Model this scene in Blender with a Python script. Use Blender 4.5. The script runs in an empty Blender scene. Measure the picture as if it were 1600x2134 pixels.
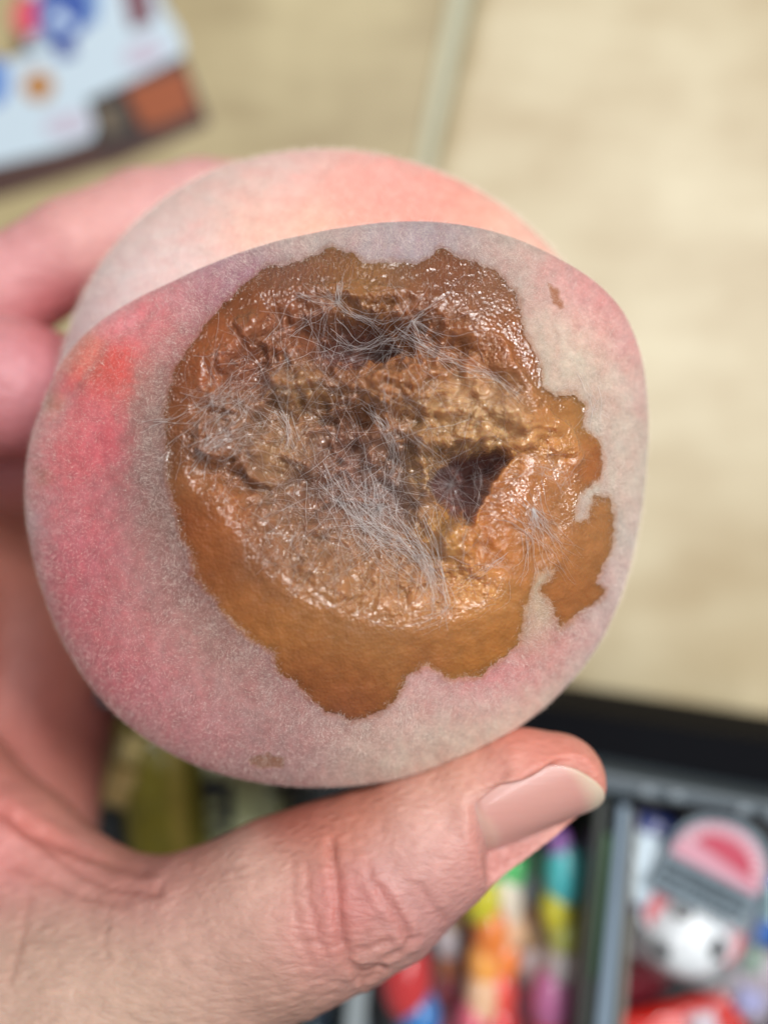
import bpy, math, random
import numpy as np
from mathutils import Vector, Matrix
random.seed(7); RNG = np.random.default_rng(7)
SC = bpy.context.scene
COL = SC.collection
CM = 0.01
# ---------------------------------------------------------------- camera
CAMZ = 13.7          # cm above the front of the peach (world z = 0)
FPX = 2198.0         # focal length in photo pixels (photo 1600 wide)
cam_d = bpy.data.cameras.new("camera"); cam = bpy.data.objects.new("camera", cam_d); COL.objects.link(cam)
cam.location = (0, 0, CAMZ*CM); cam.rotation_euler = (0, 0, 0)
cam_d.sensor_fit = 'HORIZONTAL'; cam_d.sensor_width = 36.0; cam_d.lens = 36.0*FPX/1600.0
cam_d.clip_start = 0.01; cam_d.clip_end = 30
cam_d.dof.use_dof = True; cam_d.dof.focus_distance = (CAMZ+0.75)*CM; cam_d.dof.aperture_fstop = cam_d.lens/7.0
SC.camera = cam
# ---------------------------------------------------------------- world and lamps
w = bpy.data.worlds.new("World"); SC.world = w; w.use_nodes = True
bg = w.node_tree.nodes["Background"]; bg.inputs[0].default_value = (1.0, 0.97, 0.94, 1); bg.inputs[1].default_value = 0.11
def lamp(name, loc, target, sx, sy, power, color):
    d = bpy.data.lights.new(name, 'AREA'); d.shape = 'RECTANGLE'; d.size = sx; d.size_y = sy; d.energy = power; d.color = color
    o = bpy.data.objects.new(name, d); COL.objects.link(o); o.location = loc
    o.rotation_euler = (Vector(target)-Vector(loc)).to_track_quat('-Z', 'Y').to_euler()
    return o
lamp("ceiling_lamp", (0.60, 0.42, 1.28), (0, 0, -0.02), 0.70, 0.18, 20, (1.0, 0.985, 0.97))
lamp("ceiling_lamp", (-0.10, 0.75, 1.35), (0, 0, -0.02), 0.60, 0.10, 8, (1.0, 0.98, 0.96))
lamp("ceiling_lamp", (0.35, -0.05, 1.45), (0, 0, -0.02), 0.60, 0.10, 6, (0.97, 0.98, 1.0))
SC.view_settings.view_transform = 'Standard'; SC.view_settings.look = 'None'
SC.view_settings.exposure = 0.0; SC.view_settings.gamma = 1.0
SC.cycles.use_denoising = True

# ---------------------------------------------------------------- helpers
def s2l(c):
    c = np.asarray(c, float)/255.0
    return np.where(c <= 0.04045, c/12.92, ((c+0.055)/1.055)**2.4)
def lin(*c): return tuple(s2l(c))
def up(u, v, z):            # photo point at height z (cm) -> place in the world (cm)
    d = CAMZ - z
    return np.array([(u-800.0)*d/FPX, -(v-1067.0)*d/FPX, z])
def smooth(a, b, x):
    t = np.clip((x-a)/(b-a), 0, 1); return t*t*(3-2*t)
def _hash(ix, iy, iz, seed):
    with np.errstate(over='ignore'):
        h = ix.astype(np.uint32)*np.uint32(374761393) + iy.astype(np.uint32)*np.uint32(668265263) + iz.astype(np.uint32)*np.uint32(2147483647) + np.uint32((seed*144665) & 0xffffffff)
        h = (h ^ (h >> np.uint32(13)))*np.uint32(1274126177); h = h ^ (h >> np.uint32(16))
        h = h*np.uint32(2246822519); h = h ^ (h >> np.uint32(15))
    return h.astype(np.float64)/4294967295.0*2-1
def noise2(x, y, seed=0):      # gradient noise, lattice turned off the axes
    x = np.asarray(x, float); y = np.asarray(y, float); x, y = x*0.8+y*0.6+1000+seed*0.37, -x*0.6+y*0.8+1000
    ix = np.floor(x).astype(np.int64); iy = np.floor(y).astype(np.int64); fx = x-ix; fy = y-iy; z = np.zeros_like(ix)
    u = fx*fx*fx*(fx*(fx*6-15)+10); v = fy*fy*fy*(fy*(fy*6-15)+10)
    def gr(i, j):
        a = _hash(ix+i, iy+j, z, seed)*math.pi; return np.cos(a)*(fx-i)+np.sin(a)*(fy-j)
    a = gr(0, 0)*(1-u)+gr(1, 0)*u; b = gr(0, 1)*(1-u)+gr(1, 1)*u
    return (a*(1-v)+b*v)*1.55
def fbm(x, y, seed=0, oct=4, gain=0.5):
    s = 0; a = 1; t = 0
    for k in range(oct):
        ca, sa = math.cos(k*1.3), math.sin(k*1.3)
        s = s + a*noise2((x*ca-y*sa)*2**k, (x*sa+y*ca)*2**k, seed+k*17); t += a; a *= gain
    return s/t
def poly_sd(px, py, poly):   # signed distance, positive inside
    P = np.array(poly, float); d = np.full(px.shape, 1e18); ins = np.zeros(px.shape, bool)
    for i in range(len(P)):
        ax, ay = P[i]; bx, by = P[(i+1) % len(P)]
        ex, ey = bx-ax, by-ay; wx, wy = px-ax, py-ay
        t = np.clip((wx*ex+wy*ey)/(ex*ex+ey*ey+1e-9), 0, 1)
        d = np.minimum(d, (wx-ex*t)**2+(wy-ey*t)**2)
        if ay != by:
            c = ((ay > py) != (by > py)) & (px < (bx-ax)*(py-ay)/(by-ay)+ax); ins ^= c
    return np.where(ins, 1, -1)*np.sqrt(d)
def worley(x, y, seed=0):
    x = np.asarray(x, float)+1000; y = np.asarray(y, float)+1000; ix = np.floor(x).astype(np.int64); iy = np.floor(y).astype(np.int64); d = np.full(x.shape, 9.0); z = np.zeros_like(ix)
    for i in (-1, 0, 1):
        for j in (-1, 0, 1):
            ax = ix+i+0.5+0.45*_hash(ix+i, iy+j, z, seed); ay = iy+j+0.5+0.45*_hash(ix+i, iy+j, z+1, seed+7)
            d = np.minimum(d, (x-ax)**2+(y-ay)**2)
    return d
def line_d(px, py, pts):     # distance to an open polyline
    d = np.full(px.shape, 1e18)
    for (ax, ay), (bx, by) in zip(pts[:-1], pts[1:]):
        ex, ey = bx-ax, by-ay; wx, wy = px-ax, py-ay
        t = np.clip((wx*ex+wy*ey)/(ex*ex+ey*ey+1e-9), 0, 1)
        d = np.minimum(d, (wx-ex*t)**2+(wy-ey*t)**2)
    return np.sqrt(d)
def splats(px, py, L, power=1.0):  # colours of the fruit blended between sample spots
    num = np.zeros(px.shape+(3,)); den = np.full(px.shape, 1e-9)
    for u, v, s, c in L:
        wgt = np.exp(-((px-u)**2+(py-v)**2)/(2*(s*1.3)**2))*power+1e-5/(1+((px-u)**2+(py-v)**2)/1e4)
        num += wgt[..., None]*s2l(c); den += wgt
    return num/den[..., None]
def mesh_np(name, V, F, smooth_sh=True, col=None):
    V = np.asarray(V, float)*CM; F = np.asarray(F, np.int64); n = F.shape[1]
    me = bpy.data.meshes.new(name); me.vertices.add(len(V)); me.vertices.foreach_set("co", V.ravel())
    me.loops.add(F.size); me.loops.foreach_set("vertex_index", F.ravel())
    me.polygons.add(len(F)); me.polygons.foreach_set("loop_start", np.arange(0, F.size, n)); me.polygons.foreach_set("loop_total", np.full(len(F), n))
    if smooth_sh: me.polygons.foreach_set("use_smooth", np.ones(len(F), bool))
    me.update(calc_edges=True); me.validate()
    if col is not None:
        a = me.color_attributes.new("Col", 'FLOAT_COLOR', 'POINT')
        c4 = np.ones((len(V), 4)); c4[:, :col.shape[1]] = col; a.data.foreach_set("color", c4.ravel())
    return me
def link(name, me, mat=None, parent=None):
    o = bpy.data.objects.new(name, me); COL.objects.link(o)
    if mat is not None and not me.materials: me.materials.append(mat)
    if parent is not None: o.parent = parent
    return o
def tag(o, label=None, cat=None, group=None, kind=None):
    for k, v in (('label', label), ('category', cat), ('group', group), ('kind', kind)):
        if v: o[k] = v
    return o
def empty(name, loc=(0, 0, 0), rz=0.0):
    o = bpy.data.objects.new(name, None); COL.objects.link(o); o.empty_display_size = 0.01
    o.location = [c*CM for c in loc]; o.rotation_euler = (0, 0, rz); return o
def compact(V, F, *attrs):
    used = np.unique(F); m = np.full(len(V), -1); m[used] = np.arange(len(used))
    return (V[used], m[F]) + tuple(a[used] for a in attrs)
class Nt:
    def __init__(s, name):
        s.m = bpy.data.materials.new(name); s.m.use_nodes = True; s.t = s.m.node_tree; s.b = s.t.nodes["Principled BSDF"]
    def n(s, kind, **kw):
        nd = s.t.nodes.new(kind)
        for k, v in kw.items():
            if k.startswith('_'): setattr(nd, k[1:], v)
            else: nd.inputs[k].default_value = v
        return nd
    def l(s, a, b): s.t.links.new(a, b)
    def set(s, **kw):
        for k, v in kw.items(): s.b.inputs[k.replace('_', ' ')].default_value = v
def plain(name, rgb, rough=0.5, bump=0.0, bscale=300, var=0.0, **kw):
    t = Nt(name); c = lin(*rgb)+(1,)
    t.set(Base_Color=c, Roughness=rough, **{k: v for k, v in kw.items() if k != 'Specular_IOR_Level'})
    if 'Specular_IOR_Level' in kw: t.b.inputs['Specular IOR Level'].default_value = kw['Specular_IOR_Level']
    tc = t.n('ShaderNodeTexCoord')
    nz = t.n('ShaderNodeTexNoise', Scale=bscale, Detail=4.0); t.l(tc.outputs['Object'], nz.inputs['Vector'])
    if var:
        mx = t.n('ShaderNodeMix', _data_type='RGBA', _blend_type='MIX'); mx.inputs[6].default_value = c
        mx.inputs[7].default_value = tuple(x*(1-var) for x in c[:3])+(1,); t.l(nz.outputs['Fac'], mx.inputs[0]); t.l(mx.outputs[2], t.b.inputs['Base Color'])
    if bump:
        bp = t.n('ShaderNodeBump', Strength=bump, Distance=0.0005); t.l(nz.outputs['Fac'], bp.inputs['Height']); t.l(bp.outputs[0], t.b.inputs['Normal'])
    return t.m

# ---------------------------------------------------------------- the peach
OUT = [(52,1010),(60,1120),(88,1230),(125,1325),(180,1420),(250,1500),(330,1558),(420,1602),(520,1630),(620,1642),(720,1641),(820,1628),(920,1597),(1010,1560),(1100,1505),(1180,1436),(1250,1345),(1300,1230),(1330,1110),(1348,980),(1352,850),(1335,740),(1297,650),(1240,590),(1160,540),(1080,502),(1000,478),(920,466),(840,464),(740,474),(640,492),(540,517),(450,550),(360,592),(270,636),(200,682),(150,730),(112,790),(84,860),(60,930)]
FLESH = [(545,562),(620,545),(660,528),(690,514),(730,528),(760,545),(810,545),(870,550),(898,535),(918,513),(950,533),(1030,565),(1070,602),(1085,650),(1088,690),(1105,720),(1125,765),(1128,805),(1150,825),(1200,823),(1217,850),(1213,890),(1250,920),(1260,965),(1240,1005),(1205,1030),(1195,1090),(1222,1085),(1240,1035),(1268,1038),(1280,1090),(1275,1140),(1252,1190),(1240,1218),(1262,1233),(1225,1265),(1165,1305),(1152,1262),(1128,1230),(1165,1185),(1120,1190),(1092,1260),(1082,1340),(1040,1375),(1000,1408),(940,1415),(885,1385),(848,1412),(822,1460),(780,1490),(730,1502),(680,1482),(632,1442),(612,1418),(580,1398),(572,1360),(520,1330),(480,1290),(450,1252),(408,1205),(398,1150),(375,1100),(352,1000),(348,930),(345,850),(365,770),(400,715),(450,650),(500,600)]
SUNK = [(470,660),(560,600),(700,592),(860,596),(960,630),(1050,700),(1092,780),(1130,850),(1190,890),(1225,950),(1180,1010),(1120,960),(1060,985),(1015,1050),(1000,1150),(1050,1200),(1050,1260),(960,1300),(830,1312),(720,1290),(620,1258),(540,1190),(500,1130),(440,1060),(385,1000),(368,900),(388,800),(420,730)]
FLAP = [(1052,978),(1085,940),(1130,925),(1180,960),(1195,1040),(1180,1120),(1120,1195),(1050,1190),(990,1195),(992,1130),(1008,1060),(1035,1000)]
SPOT = [(520,1582),(560,1572),(595,1580),(590,1600),(545,1600),(522,1596)]
SPOT2 = [(1140,590),(1160,600),(1175,640),(1165,642),(1148,618)]

CX, CY = 705.0, 1040.0
def ze_of(v): return -3.1 + 1.35*smooth(900, 500, v)          # height of the widest line of the front lobe
C0 = up(CX, CY, -2.2)
ang = []; rad = []; zeq = []
for (u, v) in OUT:
    p = up(u, v, ze_of(v)*(.88+.10*smooth(900, 600, v))); ang.append(math.atan2(p[1]-C0[1], p[0]-C0[0])); rad.append(math.hypot(p[1]-C0[1], p[0]-C0[0])); zeq.append(ze_of(v))
od = np.argsort(ang); ang = np.array(ang)[od]; rad = np.array(rad)[od]; zeq = np.array(zeq)[od]
fine = np.linspace(-math.pi, math.pi, 721)[:-1]
Rf = np.interp(fine, ang, rad, period=2*math.pi); Zf = np.interp(fine, ang, zeq, period=2*math.pi)
ker = np.exp(-np.arange(-12, 13)**2/(2*4.0**2)); ker /= ker.sum()
cv = lambda a: np.convolve(np.concatenate([a[-12:], a, a[:12]]), ker, 'valid')
Rf = cv(Rf); Zf = cv(Zf)
def Rth(t): return np.interp(t, fine, Rf, period=2*math.pi)
def Zth(t): return np.interp(t, fine, Zf, period=2*math.pi)

N = 640
g = np.linspace(-1, 1, N); A, B = np.meshgrid(g, g)
# concentric square to disk
r_ = np.where(np.abs(A) > np.abs(B), A, B); rs = np.where(r_ == 0, 1e-9, r_)
phi = np.where(np.abs(A) > np.abs(B), (math.pi/4)*(B/np.where(A == 0, 1e-9, A)), math.pi/2-(math.pi/4)*(A/np.where(B == 0, 1e-9, B)))
dx = r_*np.cos(phi); dy = r_*np.sin(phi)
q = np.clip(np.hypot(dx, dy), 0, 1); th = np.arctan2(dy, dx)
al = q*math.pi/2; rho = np.sin(al)
pw = 2.05
h = (1-np.clip(rho, 0, 1)**pw)**(1/pw)
R = Rth(th); ZE = Zth(th)
# the angle blends out towards the middle so no ray pattern shows
X = C0[0]+R*rho*np.cos(th); Y = C0[1]+R*rho*np.sin(th); Z = ZE*(1-h)
mid = np.exp(-(rho/0.25)**2); Z = Z*(1-mid)+mid*(Z.mean()*0+ -2.5*(1-h))
D = CAMZ-Z; U = X*FPX/D+800; V_ = -Y*FPX/D+1067
# outward directions on the plain dome
def normals(X, Y, Z):
    P = np.stack([X, Y, Z], -1); du = np.gradient(P, axis=1); dv = np.gradient(P, axis=0); n = np.cross(du, dv)
    n /= np.linalg.norm(n, axis=-1, keepdims=True)+1e-12; return n
NB = normals(X, Y, Z)
wu = 7*fbm(U/30, V_/30, 3, 3); wv = 7*fbm(U/30+50, V_/30, 5, 3)
wu2 = wu+3.0*noise2(U/11, V_/11, 8); wv2 = wv+3.0*noise2(U/11, V_/11, 9)
sdF = poly_sd(U+wu2, V_+wv2, FLESH)
sdS = poly_sd(U+wu*2.2, V_+wv*2.2, SUNK)
sdP = poly_sd(U+wu*1.2, V_+wv*1.2, FLAP)
sdSpot = np.maximum(poly_sd(U+wu2, V_+wv2, SPOT), poly_sd(U+wu2, V_+wv2, SPOT2))
def gs(u, v, su, sv, rot=0):
    c, s = math.cos(math.radians(rot)), math.sin(math.radians(rot)); a = (U+wu*2-u); b = (V_+wv*2-v)
    return np.exp(-(((a*c+b*s)/su)**2+((-a*s+b*c)/sv)**2))
topness = smooth(1000, 700, V_)
wid = 190-60*topness
dep = (0.56-0.20*topness)*smooth(0, 1, sdS/wid)
ins = smooth(0, 25, sdS)
for (u, v, su, sv, rot, a) in [(750,692,85,34,5,1.1),(660,700,70,35,0,.35),(700,940,120,75,0,.42),(800,1030,130,80,25,.45),(985,1005,75,62,-35,1.0),(520,770,70,35,-30,.3),(470,1000,60,30,20,.2),(1060,800,60,22,30,.2),(900,700,90,25,15,.3),(640,1040,70,40,0,.25),(730,860,90,18,0,.35),(930,830,60,14,0,.2)]:
    dep = dep+0.85*a*gs(u, v, su, sv, rot)*ins
for (u, v, su, sv, rot, a) in [(610,790,60,32,-10,.42),(560,700,40,30,0,.2),(790,800,85,34,8,.5),(870,760,60,26,20,.3),(1000,855,120,42,12,.5),(930,915,85,22,0,.45),(560,925,110,40,10,.38),(630,960,50,30,0,.3),(890,985,22,65,-5,.55),(945,1105,48,42,0,.35),(740,600,110,16,3,.3),(1110,860,35,60,-10,.3),(1160,900,22,45,10,.25),(1195,935,18,40,0,.22),(430,860,50,80,0,.1),(1075,740,22,60,-25,.2),(470,725,60,28,-30,.2)]:
    dep = dep-0.8*a*gs(u, v, su, sv, rot)*smooth(-10, 25, sdS)
dep = np.maximum(dep, -0.06)
bil = lambda s, sd: np.abs(noise2((U+wu*2)/s, (V_+wv*2)/s, sd)+0.4*noise2((U+wv*2)/s*2, V_/s*2, sd+1))
lumpy = smooth(0, 60, sdS)*(0.45+0.55*smooth(1330, 950, V_))
W1x, W1y = 26*fbm(U/70, V_/70, 23, 2), 26*fbm(U/70+9, V_/70, 25, 2)
fold = lambda s, sd: np.abs(noise2((U+W1x)/s, (V_+W1y)/s, sd))
spark = smooth(0.0, 0.22, fbm(U/48, V_/48, 401, 3)+0.04+0.10*smooth(0, 30, sdS)+0.10*smooth(1000, 1080, V_)*smooth(0, 30, sdS))*(0.25+0.75*smooth(-10, 40, sdS))
dep = dep+lumpy*(-0.30*(fold(85, 21)-.3)-0.17*(fold(42, 31)-.25)-0.03*(bil(20, 41)-.3)-0.022*spark*(bil(9, 51)-.3))
curd = smooth(10, 60, sdS)*(smooth(1010, 930, V_+0.25*(U-700)))*smooth(-.25, .1, fbm(U/90, V_/90, 441, 2)+.1)
dep = dep-curd*(0.15*(0.5-worley((U+W1x*.5)/36, (V_+W1y*.5)/30, 5))+0.07*(0.5-worley((U+W1x*.4)/19, (V_+W1y*.4)/17, 6)))
# knobbly curds and little wet ridges across the lower slope
rows = smooth(0, 40, sdS)*smooth(1050, 1180, V_)*smooth(560, 640, U)
dep = dep+rows*(0.4+0.6*spark)*(0.04*noise2((U+wu*3)/34, (V_+wv*3+0.08*U)/11, 61)+0.03*noise2(U/13, V_/7, 62))
HOLE = [(905,1003),(935,965),(985,945),(1060,940),(1082,955),(1035,1005),(1008,1062),(990,1085),(945,1062)]
HOLE1 = [(655,695),(700,660),(745,648),(800,662),(850,700),(800,728),(720,748),(670,740)]
hA = poly_sd(U+wu*2.4+4*noise2(U/16, V_/16, 77), V_+wv*2.4, HOLE); hB = poly_sd(U+wu*2.4, V_+wv*2.4, HOLE1)
dep = dep+0.50*smooth(-14, 30, hA)+0.28*smooth(-18, 30, hB)
# the raised flap beside the deep hole
rgt = smooth(1060, 1110, U+0.3*(V_-1000)); fm = smooth(-3, 5, sdP)*(1-rgt)+smooth(-25, 35, sdP)*rgt
flapz = 0.10+0.10*fbm(U/45, V_/45, 71, 3)+0.25*np.exp(-((sdP)/30.)**2)*0.3
dep = dep*(1-fm)+fm*(flapz*(1-rgt*.5)+np.minimum(dep, .3)*rgt*.5)
# smooth wet skin of the rim, sunk a hair below the dry skin
fl = smooth(-2, 3, sdF)
dep = dep+smooth(-12, 10, sdF)*(0.014+0.03*np.maximum(fbm(U/60, V_/60, 81, 3), -.2))
streak = fl*smooth(760, 640, V_+0.35*np.abs(U-800))+fl*smooth(40, 10, np.abs(U-1100))*smooth(850, 650, V_)
dep = dep+streak*0.016*noise2(U/4.5, V_/13, 91)+fl*(0.008*noise2(U/7.5, V_/7.5, 92)+0.006*noise2(U/3.8, V_/3.8, 93))*smooth(-20, 40, sdS)*spark
# dry skin: soft undulation, a few dents
dep = dep+(1-fl)*(0.05*fbm(U/170, V_/170, 101, 3)+0.006*fbm(U/25, V_/25, 102, 2))+sdSpot.clip(-3, 3)*0.002
dep = dep+0.10*np.exp(-(line_d(U, V_, [(90,870),(150,800),(215,700),(300,655)])/16.)**2)*smooth(0.95, 0.8, rho)
edge = smooth(0.995, 0.93, rho)
dep = dep*edge
# deep parts sink along the view of the fruit's axis, shallow relief along the surface
dirv = NB*0.35+np.array([0, 0, 1])*0.65; dirv /= np.linalg.norm(dirv, axis=-1, keepdims=True)
P = np.stack([X, Y, Z], -1)-dirv*dep[..., None]
NS = normals(P[..., 0], P[..., 1], P[..., 2])
FP = P.copy()
# colour of the skin
SK = [(640,500,50,(178,160,158)),(820,490,45,(164,152,158)),(920,490,40,(150,138,150)),(1000,520,45,(176,160,155)),(480,560,45,(168,128,146)),(420,600,40,(184,128,140)),(1090,560,45,(180,160,152)),(1180,590,40,(190,130,135)),(1250,640,35,(196,120,128)),(1310,720,30,(205,135,142)),(1150,700,60,(188,174,160)),(1200,780,70,(192,178,162)),(1290,860,50,(188,172,162)),(1335,820,20,(205,165,165)),(1300,1000,50,(190,178,166)),(1325,1120,30,(192,178,172)),(1290,1220,25,(196,172,170)),(1240,1290,30,(192,160,160)),(1150,1220,40,(178,156,130)),(1120,1330,35,(182,158,138)),(1100,1400,30,(208,130,138)),(1170,1350,25,(206,128,136)),(1020,1440,35,(205,142,146)),(1200,1400,25,(206,188,178)),(1130,1470,30,(212,196,180)),(1040,1530,40,(214,202,184)),(900,1460,40,(196,152,152)),(900,1560,45,(208,192,174)),(780,1570,50,(200,184,168)),(820,1510,35,(200,158,156)),(700,1540,50,(178,138,138)),(600,1470,50,(172,132,132)),(520,1400,50,(160,126,122)),(560,1560,50,(170,130,130)),(430,1330,45,(150,118,110)),(400,1450,50,(188,134,138)),(300,1430,45,(196,112,124)),(220,1400,40,(200,92,108)),(340,1560,35,(196,120,128)),(450,1550,40,(188,124,130)),(330,1330,50,(184,130,130)),(240,1280,50,(196,124,130)),(160,1280,40,(200,88,104)),(130,1180,30,(204,108,122)),(200,1180,40,(190,98,112)),(300,1200,45,(160,118,118)),(360,1230,40,(132,104,98)),(340,1100,40,(140,112,106)),(300,1000,35,(136,110,106)),(320,900,30,(146,120,114)),(310,800,35,(160,124,118)),(240,1050,30,(158,104,108)),(180,1050,35,(196,106,116)),(110,1080,30,(200,124,132)),(70,1090,15,(200,160,172)),(80,980,18,(206,130,138)),(150,940,35,(204,104,112)),(220,930,30,(184,84,98)),(190,850,30,(208,108,116)),(110,880,22,(206,134,138)),(230,790,25,(208,76,74)),(250,740,20,(214,70,66)),(200,770,20,(206,96,80)),(180,730,20,(208,128,116)),(300,690,30,(204,112,118)),(340,640,30,(206,122,132)),(250,670,22,(212,140,150)),(360,710,30,(170,124,122)),(400,660,35,(176,128,128)),(105,845,10,(184,120,96)),(90,990,8,(170,100,70)),(640,1460,30,(178,140,136))]
FC = [(600,560,30,(146,100,80)),(700,540,30,(140,90,62)),(820,565,30,(146,104,78)),(930,555,35,(138,84,52)),(1030,610,35,(148,100,70)),(540,640,40,(132,74,30)),(440,740,40,(158,84,24)),(400,790,30,(130,68,22)),(640,640,40,(124,68,28)),(760,598,45,(168,118,44)),(850,650,40,(118,62,26)),(745,695,55,(108,66,56)),(650,700,35,(112,72,56)),(570,720,35,(128,82,52)),(520,760,30,(108,70,60)),(620,795,30,(160,118,60)),(560,830,30,(118,84,62)),(480,860,40,(124,92,70)),(420,920,40,(122,74,38)),(380,880,22,(146,84,34)),(470,960,35,(110,72,50)),(580,930,35,(158,120,76)),(640,900,30,(118,86,66)),(700,850,30,(104,66,38)),(790,780,40,(156,104,46)),(860,740,40,(142,92,44)),(720,950,45,(122,84,72)),(800,940,35,(128,90,60)),(800,1050,50,(112,86,80)),(700,1040,40,(112,80,64)),(640,1010,35,(104,70,52)),(890,990,20,(160,126,70)),(920,910,30,(150,108,52)),(985,1010,38,(88,60,54)),(970,850,40,(176,140,96)),(1045,880,30,(198,162,112)),(1000,930,25,(172,128,62)),(1060,830,25,(136,92,54)),(1075,960,20,(190,126,46)),(1060,1060,45,(204,124,36)),(1130,1080,40,(184,128,74)),(1040,1150,40,(192,116,34)),(1110,1150,30,(190,126,50)),(1220,1130,40,(182,122,56)),(1190,1240,40,(176,110,42)),(1170,900,35,(186,130,60)),(1130,850,25,(174,112,46)),(1235,960,22,(178,104,36)),(1080,700,30,(164,96,36)),(1000,700,35,(150,92,42)),(940,690,30,(128,80,44)),(940,1110,30,(178,132,50)),(600,1130,50,(134,96,66)),(680,1180,50,(142,102,64)),(820,1180,50,(150,108,66)),(880,1260,45,(168,120,72)),(540,1160,30,(126,78,42)),(760,1270,40,(150,104,60)),(450,1130,35,(168,96,28)),(400,1080,25,(140,72,18)),(430,1010,30,(164,104,48)),(430,1190,30,(142,78,22)),(520,1250,40,(170,104,34)),(620,1310,40,(178,116,42)),(760,1340,50,(182,122,50)),(740,1430,35,(156,86,30)),(640,1400,35,(150,84,28)),(720,1480,20,(156,90,50)),(980,1350,45,(184,118,30)),(890,1375,25,(160,90,26)),(900,1320,35,(186,126,56)),(1030,1300,35,(186,118,34)),(1010,1240,35,(196,146,74))]
cu, cv_ = U+wu*2.5, V_+wv*2.5
csk = splats(cu, cv_, SK); cfl = splats(cu, cv_, FC)
mot = fbm(U/22, V_/22, 111, 3)
csk = csk*(1+0.20*mot+0.14*fbm(U/6, V_/6, 112, 2))[..., None]
redv = 1+0.20*fbm(U/34+9, V_/60, 113, 4); csk[..., 1] *= redv; csk[..., 2] *= redv
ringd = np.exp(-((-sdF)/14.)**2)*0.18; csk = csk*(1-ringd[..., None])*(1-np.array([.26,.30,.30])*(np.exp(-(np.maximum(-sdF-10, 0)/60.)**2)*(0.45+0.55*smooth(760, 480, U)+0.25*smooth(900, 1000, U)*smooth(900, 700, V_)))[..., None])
spm = smooth(-4, 3, sdSpot)[..., None]; csk = csk*(1-spm)+spm*s2l((150,104,80))
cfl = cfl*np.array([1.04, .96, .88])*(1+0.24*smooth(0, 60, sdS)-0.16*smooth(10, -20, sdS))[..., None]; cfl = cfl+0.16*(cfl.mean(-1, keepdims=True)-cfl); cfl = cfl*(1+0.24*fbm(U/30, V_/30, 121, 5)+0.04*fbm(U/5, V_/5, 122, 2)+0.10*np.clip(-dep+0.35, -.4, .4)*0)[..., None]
rim = np.exp(-((sdF-3)/9.)**2)*0.10; cfl = cfl*(1-rim[..., None])
K_SK, K_FL = 1.04, 0.90
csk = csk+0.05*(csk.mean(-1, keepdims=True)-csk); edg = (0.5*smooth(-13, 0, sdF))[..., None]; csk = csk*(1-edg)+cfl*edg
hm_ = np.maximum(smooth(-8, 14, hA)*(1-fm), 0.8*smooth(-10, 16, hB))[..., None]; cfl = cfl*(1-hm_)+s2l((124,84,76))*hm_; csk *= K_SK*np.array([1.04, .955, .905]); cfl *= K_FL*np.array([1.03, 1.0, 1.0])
idx = np.arange(N*N).reshape(N, N)
Fq = np.stack([idx[:-1, :-1], idx[:-1, 1:], idx[1:, 1:], idx[1:, :-1]], -1).reshape(-1, 4)
isf = (sdF > 0).ravel()
fsel = isf[Fq].sum(1) >= 2
Pv = P.reshape(-1, 3)
# wetness per vertex: glossy pulp, duller mould-dusted and smooth rim areas
dust = smooth(0.0, 0.5, fbm(U/40, V_/40, 131, 3)+0.35*np.exp(-((U-560)**2+(V_-880)**2)/150.**2)+0.5*np.exp(-((U-700)**2+(V_-1130)**2)/170.**2)-0.42)
calm = smooth(30, -15, sdS)*smooth(1000, 1150, V_)
alpha = np.clip(np.stack([dust, np.maximum(calm, 1-spark*.9-.1), calm], -1), 0, 1)

peach = empty("peach", (0, 0, -5)); MP = Matrix.Translation(Vector((0, 0, -5*CM)))
tag(peach, "rotten pink peach with a large wet brown mouldy hole, held in a bare hand", "peach")
def pchild(o):
    o.parent = peach; o.matrix_parent_inverse = MP.inverted(); return o
# skin material
tS = Nt("peach_skin"); at = tS.n('ShaderNodeAttribute', _attribute_name='Col'); tc = tS.n('ShaderNodeTexCoord')
nz = tS.n('ShaderNodeTexNoise', Scale=1500.0, Detail=3.0); tS.l(tc.outputs['Object'], nz.inputs['Vector'])
hs = tS.n('ShaderNodeMix', _data_type='RGBA', _blend_type='OVERLAY'); hs.inputs[0].default_value = 0.15
tS.l(at.outputs['Color'], hs.inputs[6]); tS.l(nz.outputs['Fac'], hs.inputs[7]); tS.l(hs.outputs[2], tS.b.inputs['Base Color'])
bp = tS.n('ShaderNodeBump', Strength=0.5, Distance=0.00015); tS.l(nz.outputs['Fac'], bp.inputs['Height']); tS.l(bp.outputs[0], tS.b.inputs['Normal'])
tS.set(Roughness=0.75, Sheen_Weight=0.15, Sheen_Roughness=0.5, Subsurface_Weight=0.15, Subsurface_Scale=0.002)
tS.b.inputs['Specular IOR Level'].default_value = 0.2
tS.b.inputs['Subsurface Radius'].default_value = (1.0, 0.5, 0.3)
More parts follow.
